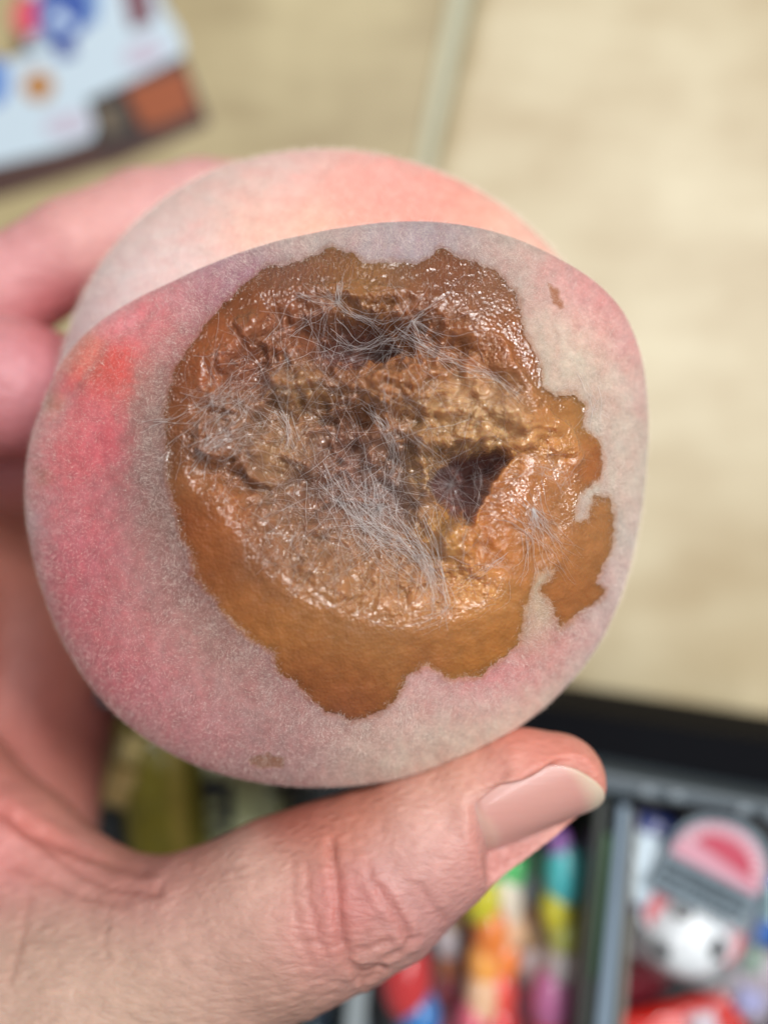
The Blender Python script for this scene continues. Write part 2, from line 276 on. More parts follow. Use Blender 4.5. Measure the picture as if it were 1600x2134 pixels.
# flesh material
tF = Nt("rotten_flesh"); at = tF.n('ShaderNodeAttribute', _attribute_name='Col'); tc = tF.n('ShaderNodeTexCoord')
n1 = tF.n('ShaderNodeTexNoise', Scale=1700.0, Detail=4.0, Roughness=0.6); tF.l(tc.outputs['Object'], n1.inputs['Vector'])
n2 = tF.n('ShaderNodeTexVoronoi', Scale=2100.0); tF.l(tc.outputs['Object'], n2.inputs['Vector'])
wet = tF.n('ShaderNodeAttribute', _attribute_name='Wet')
sp = tF.n('ShaderNodeSeparateColor'); tF.l(wet.outputs['Color'], sp.inputs[0])
mx = tF.n('ShaderNodeMix', _data_type='RGBA', _blend_type='OVERLAY'); mx.inputs[0].default_value = 0.12
tF.l(at.outputs['Color'], mx.inputs[6]); tF.l(n1.outputs['Fac'], mx.inputs[7])
gm = tF.n('ShaderNodeMix', _data_type='RGBA'); gm.inputs[7].default_value = lin(160,126,104)+(1,)
dm = tF.n('ShaderNodeMath', _operation='MULTIPLY'); dm.inputs[1].default_value = 0.12
tF.l(sp.outputs[0], dm.inputs[0]); tF.l(dm.outputs[0], gm.inputs[0]); tF.l(mx.outputs[2], gm.inputs[6]); tF.l(gm.outputs[2], tF.b.inputs['Base Color'])
rr = tF.n('ShaderNodeMapRange'); rr.inputs[3].default_value = 0.15; rr.inputs[4].default_value = 0.42
mxr = tF.n('ShaderNodeMath', _operation='MAXIMUM'); tF.l(sp.outputs[0], mxr.inputs[0]); tF.l(sp.outputs[2], mxr.inputs[1]); iv = tF.n('ShaderNodeMath', _operation='SUBTRACT'); iv.inputs[0].default_value = 1.0; tF.l(sp.outputs[2], iv.inputs[1]); tF.l(iv.outputs[0], tF.b.inputs['Coat Weight']); tF.l(mxr.outputs[0], rr.inputs[0]); tF.l(rr.outputs[0], tF.b.inputs['Roughness'])
ad = tF.n('ShaderNodeMath', _operation='ADD'); tF.l(n1.outputs['Fac'], ad.inputs[0]); tF.l(n2.outputs['Distance'], ad.inputs[1])
st = tF.n('ShaderNodeMapRange'); st.inputs[3].default_value = 0.75; st.inputs[4].default_value = 0.22; tF.l(sp.outputs[1], st.inputs[0])
bp = tF.n('ShaderNodeBump', Strength=0.8, Distance=0.00042); tF.l(st.outputs[0], bp.inputs['Strength']); tF.l(ad.outputs[0], bp.inputs['Height']); tF.l(bp.outputs[0], tF.b.inputs['Normal']); tF.l(bp.outputs[0], tF.b.inputs['Coat Normal'])
tF.set(Coat_Weight=1.0, Coat_Roughness=0.05, Subsurface_Weight=0.5, Subsurface_Scale=0.004, IOR=1.40)
tF.b.inputs['Subsurface Radius'].default_value = (1.0, 0.45, 0.15)

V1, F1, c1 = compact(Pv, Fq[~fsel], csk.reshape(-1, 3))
# back shell of the front lobe (below the widest line) and the rear lobe of the fruit, parts of the same skin
nt, nr = 360, 60
tt = np.linspace(-math.pi, math.pi, nt, endpoint=False); bb = np.linspace(0, math.pi/2, nr)
T, Bb = np.meshgrid(tt, bb); Rr = Rth(T); Ze = Zth(T)
xb = C0[0]+Rr*np.cos(Bb)*np.cos(T); yb = C0[1]+Rr*np.cos(Bb)*np.sin(T); zb = Ze-(3.6-0*Ze)*np.sin(Bb)
def ring_faces(nr, nt, off=0):
    i = np.arange(nr*nt).reshape(nr, nt); j = np.roll(i, -1, 1)
    return np.stack([i[:-1], j[:-1], j[1:], i[1:]], -1).reshape(-1, 4)[:, ::-1]+off
Vb = np.stack([xb, yb, zb], -1).reshape(-1, 3)
ub = Vb[:, 0]*FPX/(CAMZ-Vb[:, 2])+800; vb = -Vb[:, 1]*FPX/(CAMZ-Vb[:, 2])+1067
cb = splats(ub, vb, SK)*K_SK
Fb = ring_faces(nr, nt, len(V1)); V1 = np.concatenate([V1, Vb]); c1 = np.concatenate([c1, cb])
# rear lobe
na, nb_ = 420, 260
aa, bb = np.meshgrid(np.linspace(0, math.pi, nb_), np.linspace(0, 2*math.pi, na, endpoint=False))
aa, bb = aa.T, bb.T
SCn = np.array([-0.85, 1.50, -4.75]); 
rr_ = 4.76*(1+0.012*np.sin(3*bb+1)+0.01*np.cos(2*bb))
xs = SCn[0]+rr_*np.sin(aa)*np.cos(bb); ys = SCn[1]+rr_*np.sin(aa)*np.sin(bb); zs = SCn[2]+3.62*np.cos(aa)
Vs = np.stack([xs, ys, zs], -1).reshape(-1, 3)
us = Vs[:, 0]*FPX/(CAMZ-Vs[:, 2])+800; vs = -Vs[:, 1]*FPX/(CAMZ-Vs[:, 2])+1067
RL = [(850,440,60,(232,142,126)),(950,420,40,(222,150,134)),(740,450,50,(234,160,140)),(600,440,60,(226,182,166)),(480,450,60,(212,178,172)),(380,540,60,(226,196,190)),(250,600,60,(224,196,194)),(180,680,40,(214,178,180)),(600,360,50,(218,178,174)),(780,370,50,(224,168,162)),(900,380,50,(226,160,150)),(1000,450,40,(232,168,148)),(1060,480,30,(226,176,158)),(720,400,35,(222,152,140)),(520,480,40,(236,178,150)),(430,400,50,(218,184,176)),(650,470,30,(240,168,140))]
cs = splats(us+8*noise2(us/40, vs/40, 3), vs, RL)*K_SK*(1+0.12*fbm(us/30, vs/30, 141, 3)+0.07*fbm(us/6, vs/6, 142, 2))[:, None]; cs[:, 1:] *= (1+0.16*fbm(us/50, vs/26, 143, 4))[:, None]
js = ring_faces(nb_, na)
rad_in = np.hypot(Vs[:, 0]-C0[0], Vs[:, 1]-C0[1])/Rth(np.arctan2(Vs[:, 1]-C0[1], Vs[:, 0]-C0[0]))
keep = ~((rad_in[js] < 0.93).all(1) & (Vs[js][:, :, 2] > -4).all(1))
Fs = js[keep]+len(V1); V1 = np.concatenate([V1, Vs]); c1 = np.concatenate([c1, cs])
allF = np.concatenate([F1, Fb, Fs]); V1, allF, c1 = compact(V1, allF, c1)
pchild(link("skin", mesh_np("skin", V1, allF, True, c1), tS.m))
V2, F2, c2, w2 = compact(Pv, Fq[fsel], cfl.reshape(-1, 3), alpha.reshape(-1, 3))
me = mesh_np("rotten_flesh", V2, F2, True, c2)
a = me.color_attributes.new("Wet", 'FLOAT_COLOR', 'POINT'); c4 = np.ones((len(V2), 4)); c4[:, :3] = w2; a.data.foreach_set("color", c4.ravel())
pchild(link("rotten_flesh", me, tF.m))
# ---- fuzz: short hairs on the skin
def ribbons(base, dirs, bend, length, wid):
    n = len(base)
    side = np.cross(dirs, np.array([0, 0, 1.0])+RNG.normal(0, .35, (n, 3))); side /= np.linalg.norm(side, axis=1, keepdims=True)+1e-9
    midp = base+dirs*length[:, None]*0.5; tip = base+(dirs+bend)*length[:, None]*1.0
    s = side*wid[:, None]*0.5
    V = np.stack([base-s, base+s, midp-s*.8, midp+s*.8, tip], 1).reshape(-1, 3)
    o = (np.arange(n)*5)[:, None]
    F = np.concatenate([np.stack([o+0, o+1, o+3], -1), np.stack([o+0, o+3, o+2], -1), np.stack([o+2, o+3, o+4], -1)], 1).reshape(-1, 3)
    return V, F
Uf = U.ravel(); Vf = V_.ravel(); sf = sdF.ravel(); Nf = NS.reshape(-1, 3); Rf_ = rho.ravel()
area = 1/(np.abs(NB[..., 2]).ravel()*0+1)
near = np.exp(-((sf+30)/45.)**2)
prob = np.where(sf < 1, 1.0, 0.0)*(0.85+0.9*near)
wetz = ((sf >= 1) & (streak.ravel() > 0.3)); prob[wetz] = 0.35
prob[(sf >= 1) & (sf < 9)] = 0.55
prob[(Uf > 1000) & (sf > 3) & (sdP.ravel() > 10)] = 0.5
prob[(Uf > 1090) & (Vf > 1150) & (sf > 0)] = 0.0
_P = np.stack([X, Y, Z], -1); AR = np.linalg.norm(np.cross(np.gradient(_P, axis=1), np.gradient(_P, axis=0)), axis=-1).ravel()
prob *= AR/AR.mean()*(1-0.75*smooth(0.90, 0.99, Rf_))
prob /= prob.sum()
NH = 80000
ii = RNG.choice(len(Uf), NH, p=prob)
base = Pv[ii]+RNG.normal(0, .006, (NH, 3)); nn = Nf[ii].copy()
nn[nn[:, 2] < -0.3] *= -1
flow = np.stack([fbm(Uf[ii]/60, Vf[ii]/60, 201, 2), fbm(Uf[ii]/60+30, Vf[ii]/60, 203, 2), np.zeros(NH)], 1)*1.6
out = np.stack([Uf[ii]-CX, -(Vf[ii]-CY), np.zeros(NH)], 1); out /= np.linalg.norm(out, axis=1, keepdims=True)+1e-9
dr = nn*0.55+flow+RNG.normal(0, .55, (NH, 3))+out*0.0*smooth(0.6, 0.95, Rf_[ii])[:, None]
dr -= nn*np.minimum(0, (dr*nn).sum(1)-0.25)[:, None]
dr /= np.linalg.norm(dr, axis=1, keepdims=True)
ln = RNG.uniform(.024, .062, NH)*(1+0.5*near[ii])
Vh, Fh = ribbons(base, dr, RNG.normal(0, .35, (NH, 3)), ln, RNG.uniform(.0008, .0016, NH))
tH = Nt("fuzz"); tH.set(Base_Color=(0.86, 0.73, 0.645, 1), Roughness=0.5); tH.b.inputs['Specular IOR Level'].default_value = 0.35
fz = pchild(link("fuzz", mesh_np("fuzz", Vh, Fh, False), tH.m)); tag(fz, kind='stuff')
# rear lobe fuzz at its outline
sel = np.where((Vs[:, 2] > -6.2) & (rad_in > 1.0) & (Vs[:, 1] > 0))[0]
NH2 = 22000
i2 = RNG.choice(sel, NH2); b2 = Vs[i2]+RNG.normal(0, .02, (NH2, 3)); n2_ = (Vs[i2]-SCn)/np.array([4.92, 4.92, 3.55])**2; n2_ /= np.linalg.norm(n2_, axis=1, keepdims=True)
d2 = n2_+RNG.normal(0, .5, (NH2, 3)); d2 /= np.linalg.norm(d2, axis=1, keepdims=True)
V3, F3 = ribbons(b2, d2, RNG.normal(0, .3, (NH2, 3)), RNG.uniform(.04, .09, NH2), np.full(NH2, .0022))
f2 = pchild(link("fuzz", mesh_np("fuzz_rear", V3, F3, False), tH.m)); tag(f2, kind='stuff')
# ---- mould threads
HS = 4
hm = np.full((2200//HS, 1700//HS), -9.0)
Dd = CAMZ-P[..., 2]; pu = np.clip((P[..., 0]*FPX/Dd+800)/HS, 0, 1700//HS-1).astype(int); pv = np.clip((-P[..., 1]*FPX/Dd+1067)/HS, 0, 2200//HS-1).astype(int)
np.maximum.at(hm, (pv, pu), P[..., 2])
for _ in range(3):
    bad = hm < -8.9; sm = np.maximum.reduce([np.roll(hm, s, a) for s in (1, -1) for a in (0, 1)]); hm[bad] = sm[bad]
def hz(u, v):
    return hm[np.clip((np.asarray(v)/HS).astype(int), 0, hm.shape[0]-1), np.clip((np.asarray(u)/HS).astype(int), 0, hm.shape[1]-1)]
TV, TF = [], []; tcount = 0
def thread(pts, r=.0022, lift=.03, taut=0.6, taper=0.35, sag=0.0):
    global tcount
    pts = np.array(pts, float)
    seg = np.hypot(*np.diff(pts, axis=0).T); L = seg.sum(); n = max(5, int(L/9)); s = np.concatenate([[0], np.cumsum(seg)])
    t = np.linspace(0, L, n); u = np.interp(t, s, pts[:, 0]); v = np.interp(t, s, pts[:, 1])
    if n > 6 and len(pts) > 2:
        k = max(1, n//8)
        for _ in range(2):
            u[1:-1] = (u[:-2]+u[1:-1]*2+u[2:])/4; v[1:-1] = (v[:-2]+v[1:-1]*2+v[2:])/4
    sd = random.random()*900
    amp = min(9, L*0.07); env = np.sin(np.linspace(0, math.pi, n))
    u = u+amp*noise2(t/45+sd, t*0, 5)*env+0.7*noise2(t/12+sd, t*0, 7); v = v+1.3*amp*noise2(t/45+sd, t*0, 6)*env+0.7*noise2(t/12+sd, t*0, 9)
    hsur = hz(u, v)
    zl = np.linspace(hsur[0], hsur[-1], n)
    z = np.maximum(hsur+lift*.3, taut*np.maximum(zl, hsur)+(1-taut)*hsur)+lift*env
    for _ in range(4): z[1:-1] = (z[:-2]+2*z[1:-1]+z[2:])/4
    z = np.maximum(z, hsur+0.004)
    d = CAMZ-z; Pp = np.stack([(u-800)*d/FPX, -(v-1067)*d/FPX, z], 1)
    tg = np.gradient(Pp, axis=0); tg /= np.linalg.norm(tg, axis=1, keepdims=True)+1e-9
    s1 = np.cross(tg, [0, 0, 1.0]); s1 /= np.linalg.norm(s1, axis=1, keepdims=True)+1e-9; s2 = np.cross(s1, tg)
    rr = (1.15 if r > .0019 else 0.9)*r*(1-(1-taper)*np.linspace(0, 1, n))
    for k in range(3):
        a = k*2*math.pi/3; TV.append((Pp+(s1*math.cos(a)+s2*math.sin(a))*rr[:, None])[:, None])
    TV[-3:] = [np.concatenate(TV[-3:], 1).reshape(-1, 3)]
    i = np.arange(n-1)*3
    for k in range(3):
        kk = (k+1) % 3
        TF.append(np.stack([i+k, i+kk, i+3+kk, i+3+k], -1)+tcount)
    tcount += n*3
def jit(p, a): return (p[0]+random.gauss(0, a), p[1]+random.gauss(0, a))
def bundle(pts, n, spread, r=.0022, ends=1.6, **kw):
    for _ in range(max(2, int(n*1.05))):
        o = jit((0, 0), spread); q_ = []
        for i, p in enumerate(pts):
            f = ends if i in (0, len(pts)-1) else 0.6
            q_.append((p[0]+o[0]*f+random.gauss(0, spread*.85), p[1]+o[1]*f+random.gauss(0, spread*.85)))
        thread(q_, r*random.uniform(.5, 1.2), **kw)
def star(c, n, r0, r1, a0=0, a1=360, r=.0022, **kw):
    for _ in range(n):
        a = math.radians(random.uniform(a0, a1)); R_ = random.uniform(r0, r1); b = a+random.gauss(0, .18)
        thread([jit(c, 2), (c[0]+R_*.5*math.cos(b), c[1]+R_*.5*math.sin(b)), (c[0]+R_*math.cos(a), c[1]+R_*math.sin(a))], r*random.uniform(.5, 1.2), **kw)
# hand-placed main hyphae
bundle([(705,590),(702,628),(730,652),(765,672),(800,700)], 7, 4, .0032, lift=.08, taut=.9)
bundle([(620,605),(660,625),(700,632)], 6, 8, .0022, lift=.06, taut=.9)
bundle([(600,700),(650,660),(700,635)], 4, 6, .002, taut=.9)
bundle([(730,652),(790,672),(850,655),(900,665)], 5, 7, .0025, lift=.06, taut=.9)
bundle([(680,640),(672,700),(665,760)], 7, 9, .0022, taut=.9)
bundle([(690,690),(740,725),(790,712),(860,700)], 6, 7, .0026, taut=.9)
bundle([(860,650),(815,700),(770,725),(700,745)], 5, 6, .0024, taut=.9)
star((858,668), 22, 50, 160, -60, 120, .0022, taut=.8)
star((705,632), 12, 40, 110, 120, 300, .002, taut=.8)
bundle([(840,690),(900,730),(960,760),(1030,785),(1085,825)], 14, 9, .0026, lift=.06, taut=.85)
bundle([(830,720),(870,760),(880,800),(850,850)], 8, 14, .0022)
bundle([(770,860),(800,890),(822,950),(812,1010)], 16, 9, .0024, lift=.08, taut=.85)
bundle([(820,860),(825,930),(800,990)], 8, 12, .002, taut=.8)
bundle([(850,890),(890,930),(935,985),(943,1008)], 7, 9, .0024, lift=.08, taut=.95)
star((941,1010), 26, 70, 170, 0, 360, .0026, lift=.05, taut=.95)
bundle([(990,990),(1000,1030),(985,1062)], 6, 5, .0026)
bundle([(700,1010),(745,1085),(800,1140),(850,1170),(880,1200)], 26, 17, .0026, lift=.06, taut=.7)
bundle([(770,1040),(810,1090),(860,1140),(895,1190),(905,1250)], 22, 17, .0026, lift=.06, taut=.7)
bundle([(830,1110),(880,1150),(900,1200),(915,1260),(905,1285)], 18, 13, .0032, lift=.06, taut=.7)
bundle([(880,1080),(915,1180),(930,1240),(940,1255),(925,1280),(860,1300)], 8, 7, .0030, lift=.05)
bundle([(1050,1150),(1010,1190),(940,1230)], 4, 4, .0026, taut=.95)
bundle([(930,1170),(980,1175),(1010,1190)], 3, 4, .0026, taut=.9)
star((790,1060), 50, 30, 120, 0, 360, .0018, lift=.03)
star((1110,1060), 40, 30, 110, 20, 110, .0020, lift=.03)
bundle([(1090,1050),(1130,1110),(1180,1180)], 26, 13, .0020, lift=.03)
bundle([(1100,1120),(1098,1170),(1085,1210)], 6, 6, .0024, lift=.03)
bundle([(380,900),(440,850),(520,800),(560,770)], 20, 24, .0020, lift=.04)
bundle([(400,960),(430,920),(500,905),(560,910)], 14, 14, .0024, lift=.04)
bundle([(590,860),(605,900),(620,950)], 12, 9, .0030, lift=.03)
bundle([(1220,800),(1240,850),(1245,900)], 5, 9, .0022, lift=.05)
star((1235,850), 12, 20, 60, 0, 360, .0018, lift=.04)
def inside(q_): return poly_sd(np.array([q_[0]]), np.array([q_[1]]), SUNK)[0] > -22
def rnd_threads(n, cu_, cv2, su, sv, l0, l1, r, lift=.03, taut=.5):
    k = 0
    while k < n:
        u = random.gauss(cu_, su); v = random.gauss(cv2, sv); a = random.uniform(0, 6.28); L = random.uniform(l0, l1); b = a+random.gauss(0, .5)
        p1 = (u+L*.5*math.cos(a), v+L*.5*math.sin(a)); p2 = (p1[0]+L*.5*math.cos(b), p1[1]+L*.5*math.sin(b))
        if not all(inside(q_) for q_ in ((u, v), p1, p2)): continue
        thread([(u, v), p1, p2], r*random.uniform(.4, 1.2), lift, taut); k += 1
rnd_threads(75, 720, 880, 200, 190, 140, 360, .0021, .10, .8)
rnd_threads(65, 760, 1100, 150, 100, 100, 260, .0016, .06, .7)
rnd_threads(70, 640, 900, 170, 170, 60, 190, .0015)
rnd_threads(80, 850, 850, 180, 160, 60, 200, .0016)
rnd_threads(80, 700, 1130, 130, 90, 40, 130, .0014)
rnd_threads(130, 480, 860, 60, 90, 30, 120, .0018)
rnd_threads(100, 1130, 1120, 40, 60, 30, 90, .0016)
rnd_threads(110, 790, 1080, 50, 60, 30, 90, .0020)
tM = Nt("mould"); tM.set(Base_Color=(0.95, 0.91, 0.90, 1), Roughness=0.45, Subsurface_Weight=0.0)
tr = tM.n('ShaderNodeBsdfTranslucent'); tr.inputs[0].default_value = (0.95, 0.92, 0.91, 1); ms = tM.n('ShaderNodeMixShader'); ms.inputs[0].default_value = 0.5
tM.l(tM.b.outputs[0], ms.inputs[1]); tM.l(tr.outputs[0], ms.inputs[2]); tM.l(ms.outputs[0], tM.t.nodes['Material Output'].inputs[0])
mt = pchild(link("mould_threads", mesh_np("mould_threads", np.concatenate(TV), np.concatenate(TF), True), tM.m)); tag(mt, kind='stuff')

# ---------------------------------------------------------------- the hand
def cap(p, q, ra, rb, squash=None): return (np.array(p), np.array(q), ra, rb)
def chain(L): return [(up(*a[:3]), up(*b[:3]), a[3], b[3]) for a, b in zip(L[:-1], L[1:])]
thumb = chain([(1160,1630,-2.35,.74),(1092,1642,-2.4,.88),(1000,1688,-2.5,.94),(880,1762,-2.6,1.14),(775,1830,-2.75,1.36),(690,1868,-2.85,1.44),(600,1905,-2.9,1.5),(430,1990,-3.2,1.62),(220,2080,-3.6,1.95),(60,2110,-4.0,2.2),(-150,2100,-4.6,2.4)])
web = chain([(330,1970,-3.7,1.15),(150,1890,-4.3,1.15),(20,1790,-4.9,1.25),(-150,1640,-5.8,1.4),(-330,1400,-6.6,1.5)])
palm = chain([(66,1760,-7.8,1.3),(66,1500,-10.0,1.75),(50,1300,-10.4,1.8),(10,1195,-10.2,1.65),(-150,1150,-9.0,1.7)])
palm2 = chain([(-150,2000,-6,2.0),(-200,1600,-8.4,2.0),(-200,1300,-8.8,2.0)])
fA = chain([(-330,900,-7.0,1.3),(-130,820,-5.3,1.28),(20,806,-5.2,1.24),(120,830,-5.9,1.15),(230,870,-6.9,1.0),(330,900,-7.8,.85)])
fB = chain([(-300,830,-7.6,1.1),(-100,670,-6.6,1.0),(20,604,-6.2,.98),(160,520,-6.3,.98),(300,455,-6.7,.93),(420,424,-7.2,.86),(520,420,-7.8,.8)])
fC = chain([(-360,1000,-8.6,1.2),(-160,1000,-9.0,1.1),(100,980,-10.0,1.0),(300,960,-10.6,.9)])
GS = 0.055
lo = np.array([-10.2, -10.2, -12.2]); hi = np.array([4.6, 8.2, -0.6]); n3 = np.ceil((hi-lo)/GS).astype(int)+1
gx = (lo[0]+np.arange(n3[0])*GS).astype(np.float32); gy = (lo[1]+np.arange(n3[1])*GS).astype(np.float32); gz = (lo[2]+np.arange(n3[2])*GS).astype(np.float32)
def smin(a, b, k):
    hh = np.clip(0.5+0.5*(b-a)/k, 0, 1); return b*(1-hh)+a*hh-k*hh*(1-hh)
def sd_caps(x, y, z, caps, k=0.12):
    r = None
    for p, q, ra, rb in caps:
        e = q-p; wx, wy, wz = x-p[0], y-p[1], z-p[2]
        t = np.clip((wx*e[0]+wy*e[1]+wz*e[2])/(e@e), 0, 1)
        d = np.sqrt((wx-e[0]*t)**2+(wy-e[1]*t)**2+(wz-e[2]*t)**2)-(ra+(rb-ra)*t)
        r = d if r is None else smin(r, d, k)
    return r
NDIR = None
def hand_sd(x, y, z):
    a = sd_caps(x, y, z, thumb, .15)
    b = sd_caps(x, y, z, web, .3)
    c = sd_caps(x, y, z, palm+palm2, .5)
    r = smin(a, b, .55); r = smin(r, c, .5)
    A_ = sd_caps(x, y, z, fA, .15); B_ = sd_caps(x, y, z, fB, .15); C_ = sd_caps(x, y, z, fC, .15)
    f = smin(smin(A_, B_, .10), C_, .12)
    return smin(r, f, .22)
SD = np.full(n3, 9.0, np.float32)
BL = 24
for i0 in range(0, n3[0], BL):           # evaluate only where the surface can pass
    for j0 in range(0, n3[1], BL):
        for k0 in range(0, n3[2], BL):
            sx, sy, sz = gx[i0:i0+BL], gy[j0:j0+BL], gz[k0:k0+BL]
            cx_, cy_, cz_ = sx.mean(), sy.mean(), sz.mean()
            dc = hand_sd(np.float64(cx_), np.float64(cy_), np.float64(cz_))
            if abs(dc) > BL*GS*0.87+0.5: SD[i0:i0+BL, j0:j0+BL, k0:k0+BL] = dc; continue
            SD[i0:i0+BL, j0:j0+BL, k0:k0+BL] = hand_sd(sx[:, None, None], sy[None, :, None], sz[None, None, :])
def surface_nets(S, lo, h):
    ins = S < 0
    c = [ins[i:ins.shape[0]-1+i, j:ins.shape[1]-1+j, k:ins.shape[2]-1+k] for i in (0, 1) for j in (0, 1) for k in (0, 1)]
    cnt = sum(a.astype(np.int8) for a in c); act = (cnt > 0) & (cnt < 8)
    I = np.argwhere(act); vid = np.full(act.shape, -1, np.int64); vid[act] = np.arange(len(I))
    corners = np.array([(i, j, k) for i in (0, 1) for j in (0, 1) for k in (0, 1)])
    val = np.stack([S[I[:, 0]+a, I[:, 1]+b, I[:, 2]+c_] for a, b, c_ in corners], 1)
    acc = np.zeros((len(I), 3)); num = np.zeros(len(I))
    for a in range(8):
        for b in range(a+1, 8):
            if np.abs(corners[a]-corners[b]).sum() != 1: continue
            va, vb_ = val[:, a], val[:, b]; m = (va < 0) != (vb_ < 0)
            t = np.where(m, va/(va-vb_+1e-12), 0)
            acc += m[:, None]*(corners[a]+(corners[b]-corners[a])*t[:, None]); num += m
    Vv = (I+acc/num[:, None])*h+lo
    Fs_ = []
    for ax in range(3):
        s0 = [slice(None)]*3; s1 = [slice(None)]*3; s0[ax] = slice(0, -1); s1[ax] = slice(1, None)
        a = ins[tuple(s0)]; b = ins[tuple(s1)]; E = np.argwhere(a != b); flip = a[tuple(E.T)]
        o1 = (ax+1) % 3; o2 = (ax+2) % 3
        ok = (E[:, o1] > 0) & (E[:, o2] > 0) & (E[:, o1] < act.shape[o1]) & (E[:, o2] < act.shape[o2]) & (E[:, ax] < act.shape[ax]); E = E[ok]; flip = flip[ok]
        def g_(d1, d2):
            J = E.copy(); J[:, o1] += d1; J[:, o2] += d2; return vid[tuple(J.T)]
        q_ = np.stack([g_(-1, -1), g_(0, -1), g_(0, 0), g_(-1, 0)], 1); q_[~flip] = q_[~flip][:, ::-1]; Fs_.append(q_)
    return Vv, np.concatenate(Fs_)
HV, HF = surface_nets(SD, lo, GS)
del SD
def vnorm(V, F):
    fn = np.cross(V[F[:, 2]]-V[F[:, 0]], V[F[:, 3]]-V[F[:, 1]]); n = np.zeros_like(V)
    for k in range(4): 
        for c in range(3): n[:, c] += np.bincount(F[:, k], fn[:, c], len(V))
    return n/(np.linalg.norm(n, axis=1, keepdims=True)+1e-12)
E4 = np.concatenate([HF[:, [0, 1]], HF[:, [1, 2]], HF[:, [2, 3]], HF[:, [3, 0]]]); E4 = np.concatenate([E4, E4[:, ::-1]])
deg = np.bincount(E4[:, 0], minlength=len(HV))
def relax(V, it, f=.5):
    for _ in range(it):
        m = np.stack([np.bincount(E4[:, 0], V[E4[:, 1], c], len(V)) for c in range(3)], 1)/deg[:, None]; V = V+(m-V)*f
    return V
HV = relax(HV, 4)
HN = vnorm(HV, HF)
hu = HV[:, 0]*FPX/(CAMZ-HV[:, 2])+800; hv = -HV[:, 1]*FPX/(CAMZ-HV[:, 2])+1067
face = smooth(0.0, 0.5, HN[:, 2])*smooth(-6.5, -5.0, HV[:, 2])
disp = np.zeros(len(HV)); red = np.zeros(len(HV))
def crease(pts, wpx, depth, pinch=0.0, rd=0.5):
    global disp, red
    d = line_d(hu+4*noise2(hu/25, hv/25, 3), hv+4*noise2(hu/25, hv/25, 4), pts)
    disp = disp-depth*np.exp(-(d/wpx)**2)*face+pinch*np.exp(-((d-wpx*2.6)/(wpx*1.6))**2)*face
    red = np.maximum(red, rd*np.exp(-(d/(wpx*2.2))**2)*face)
crease([(690,1760),(700,1840),(704,1900),(712,1960),(728,2010),(755,2030),(790,2020)], 9, .06, .012, .4)
crease([(790,1850),(815,1890),(840,1930),(850,1960)], 7, .05, .02, .5)
crease([(640,1800),(645,1880),(665,1960),(680,1990)], 5, .018, .008, .3)
crease([(610,1800),(612,1880),(625,1960),(650,2010)], 5, .014, .006, .2)
crease([(730,1985),(770,1975),(810,1960)], 5, .03, .012, .3)
crease([(800,1998),(830,1985),(870,1950)], 6, .035, .012, .3)
crease([(740,2030),(760,2050),(800,2020)], 6, .05, .01, .4)
crease([(870,1840),(900,1890),(925,1920)], 6, .02, .01, .2)
crease([(760,1800),(775,1840),(800,1880)], 6, .02, .01, .2)
crease([(620,1965),(680,1965),(715,1975)], 5, .02, .008, .2)
crease([(1000,1700),(1050,1662),(1110,1622),(1165,1600)], 8, .09, .03, .5)
crease([(1003,1700),(985,1740),(990,1790),(1002,1812)], 7, .02, .0, .25)
crease([(1030,1640),(1060,1650),(1075,1630)], 5, .03, .012, .1)
crease([(0,1690),(90,1745),(180,1785),(260,1805),(300,1812)], 11, .07, .03, .7)
crease([(40,1720),(140,1800),(230,1850),(330,1860)], 9, .04, .02, .4)
crease([(0,1790),(90,1830),(180,1870),(260,1880)], 10, .03, .01, .3)
crease([(60,1870),(45,1960),(20,2040)], 7, .02, .01, .2)
crease([(230,1880),(215,1950),(225,2000)], 6, .015, .006, .1)
# fine skin folds on the back of the thumb, running along it
fine_a = smooth(500, 760, hu)*smooth(1900, 2050, hv+0.0*hu)+0.4*smooth(1930, 2040, hv)
along = (hu*0.97-hv*0.25); across = (hu*0.25+hv*0.97)
disp = disp+face*(0.020*np.clip(fine_a, 0, 1)*noise2(along/55, (across+6*noise2(along/40, across/40, 2))/11, 301)+0.008*noise2(along/18, across/10, 302)+0.02*fbm(hu/70, hv/70, 303, 2))
# nail bed pressed flat, pads bulging a little around it
NB0 = up(1006, 1750, -1.80); NT = up(1236, 1660, -1.95)
Lx = NT-NB0; nlen = np.linalg.norm(Lx); Lx /= nlen
Nn = np.array([.25, -.50, .83]); Nn -= Lx*(Nn@Lx); Nn /= np.linalg.norm(Nn); Wn = np.cross(Nn, Lx)
rel = HV-NB0; tn = (rel@Lx)/nlen; wn = rel@Wn; hn_ = rel@Nn
WH = 0.66
surf = -0.58*wn**2-0.05*(tn-.35)**2*nlen
innail = smooth(-.12, .04, tn)*smooth(WH+.1, WH-.02, np.abs(wn))*(hn_ > -0.6)
disp = disp*(1-innail)
HV = HV+HN*disp[:, None]
tgt = surf-0.035; over = hn_-tgt
HV = HV-Nn*(np.clip(over, -.12, 1)*innail*smooth(1.22, .98, tn)*(np.abs(over) < .8))[:, None]
HN = vnorm(HV, HF)
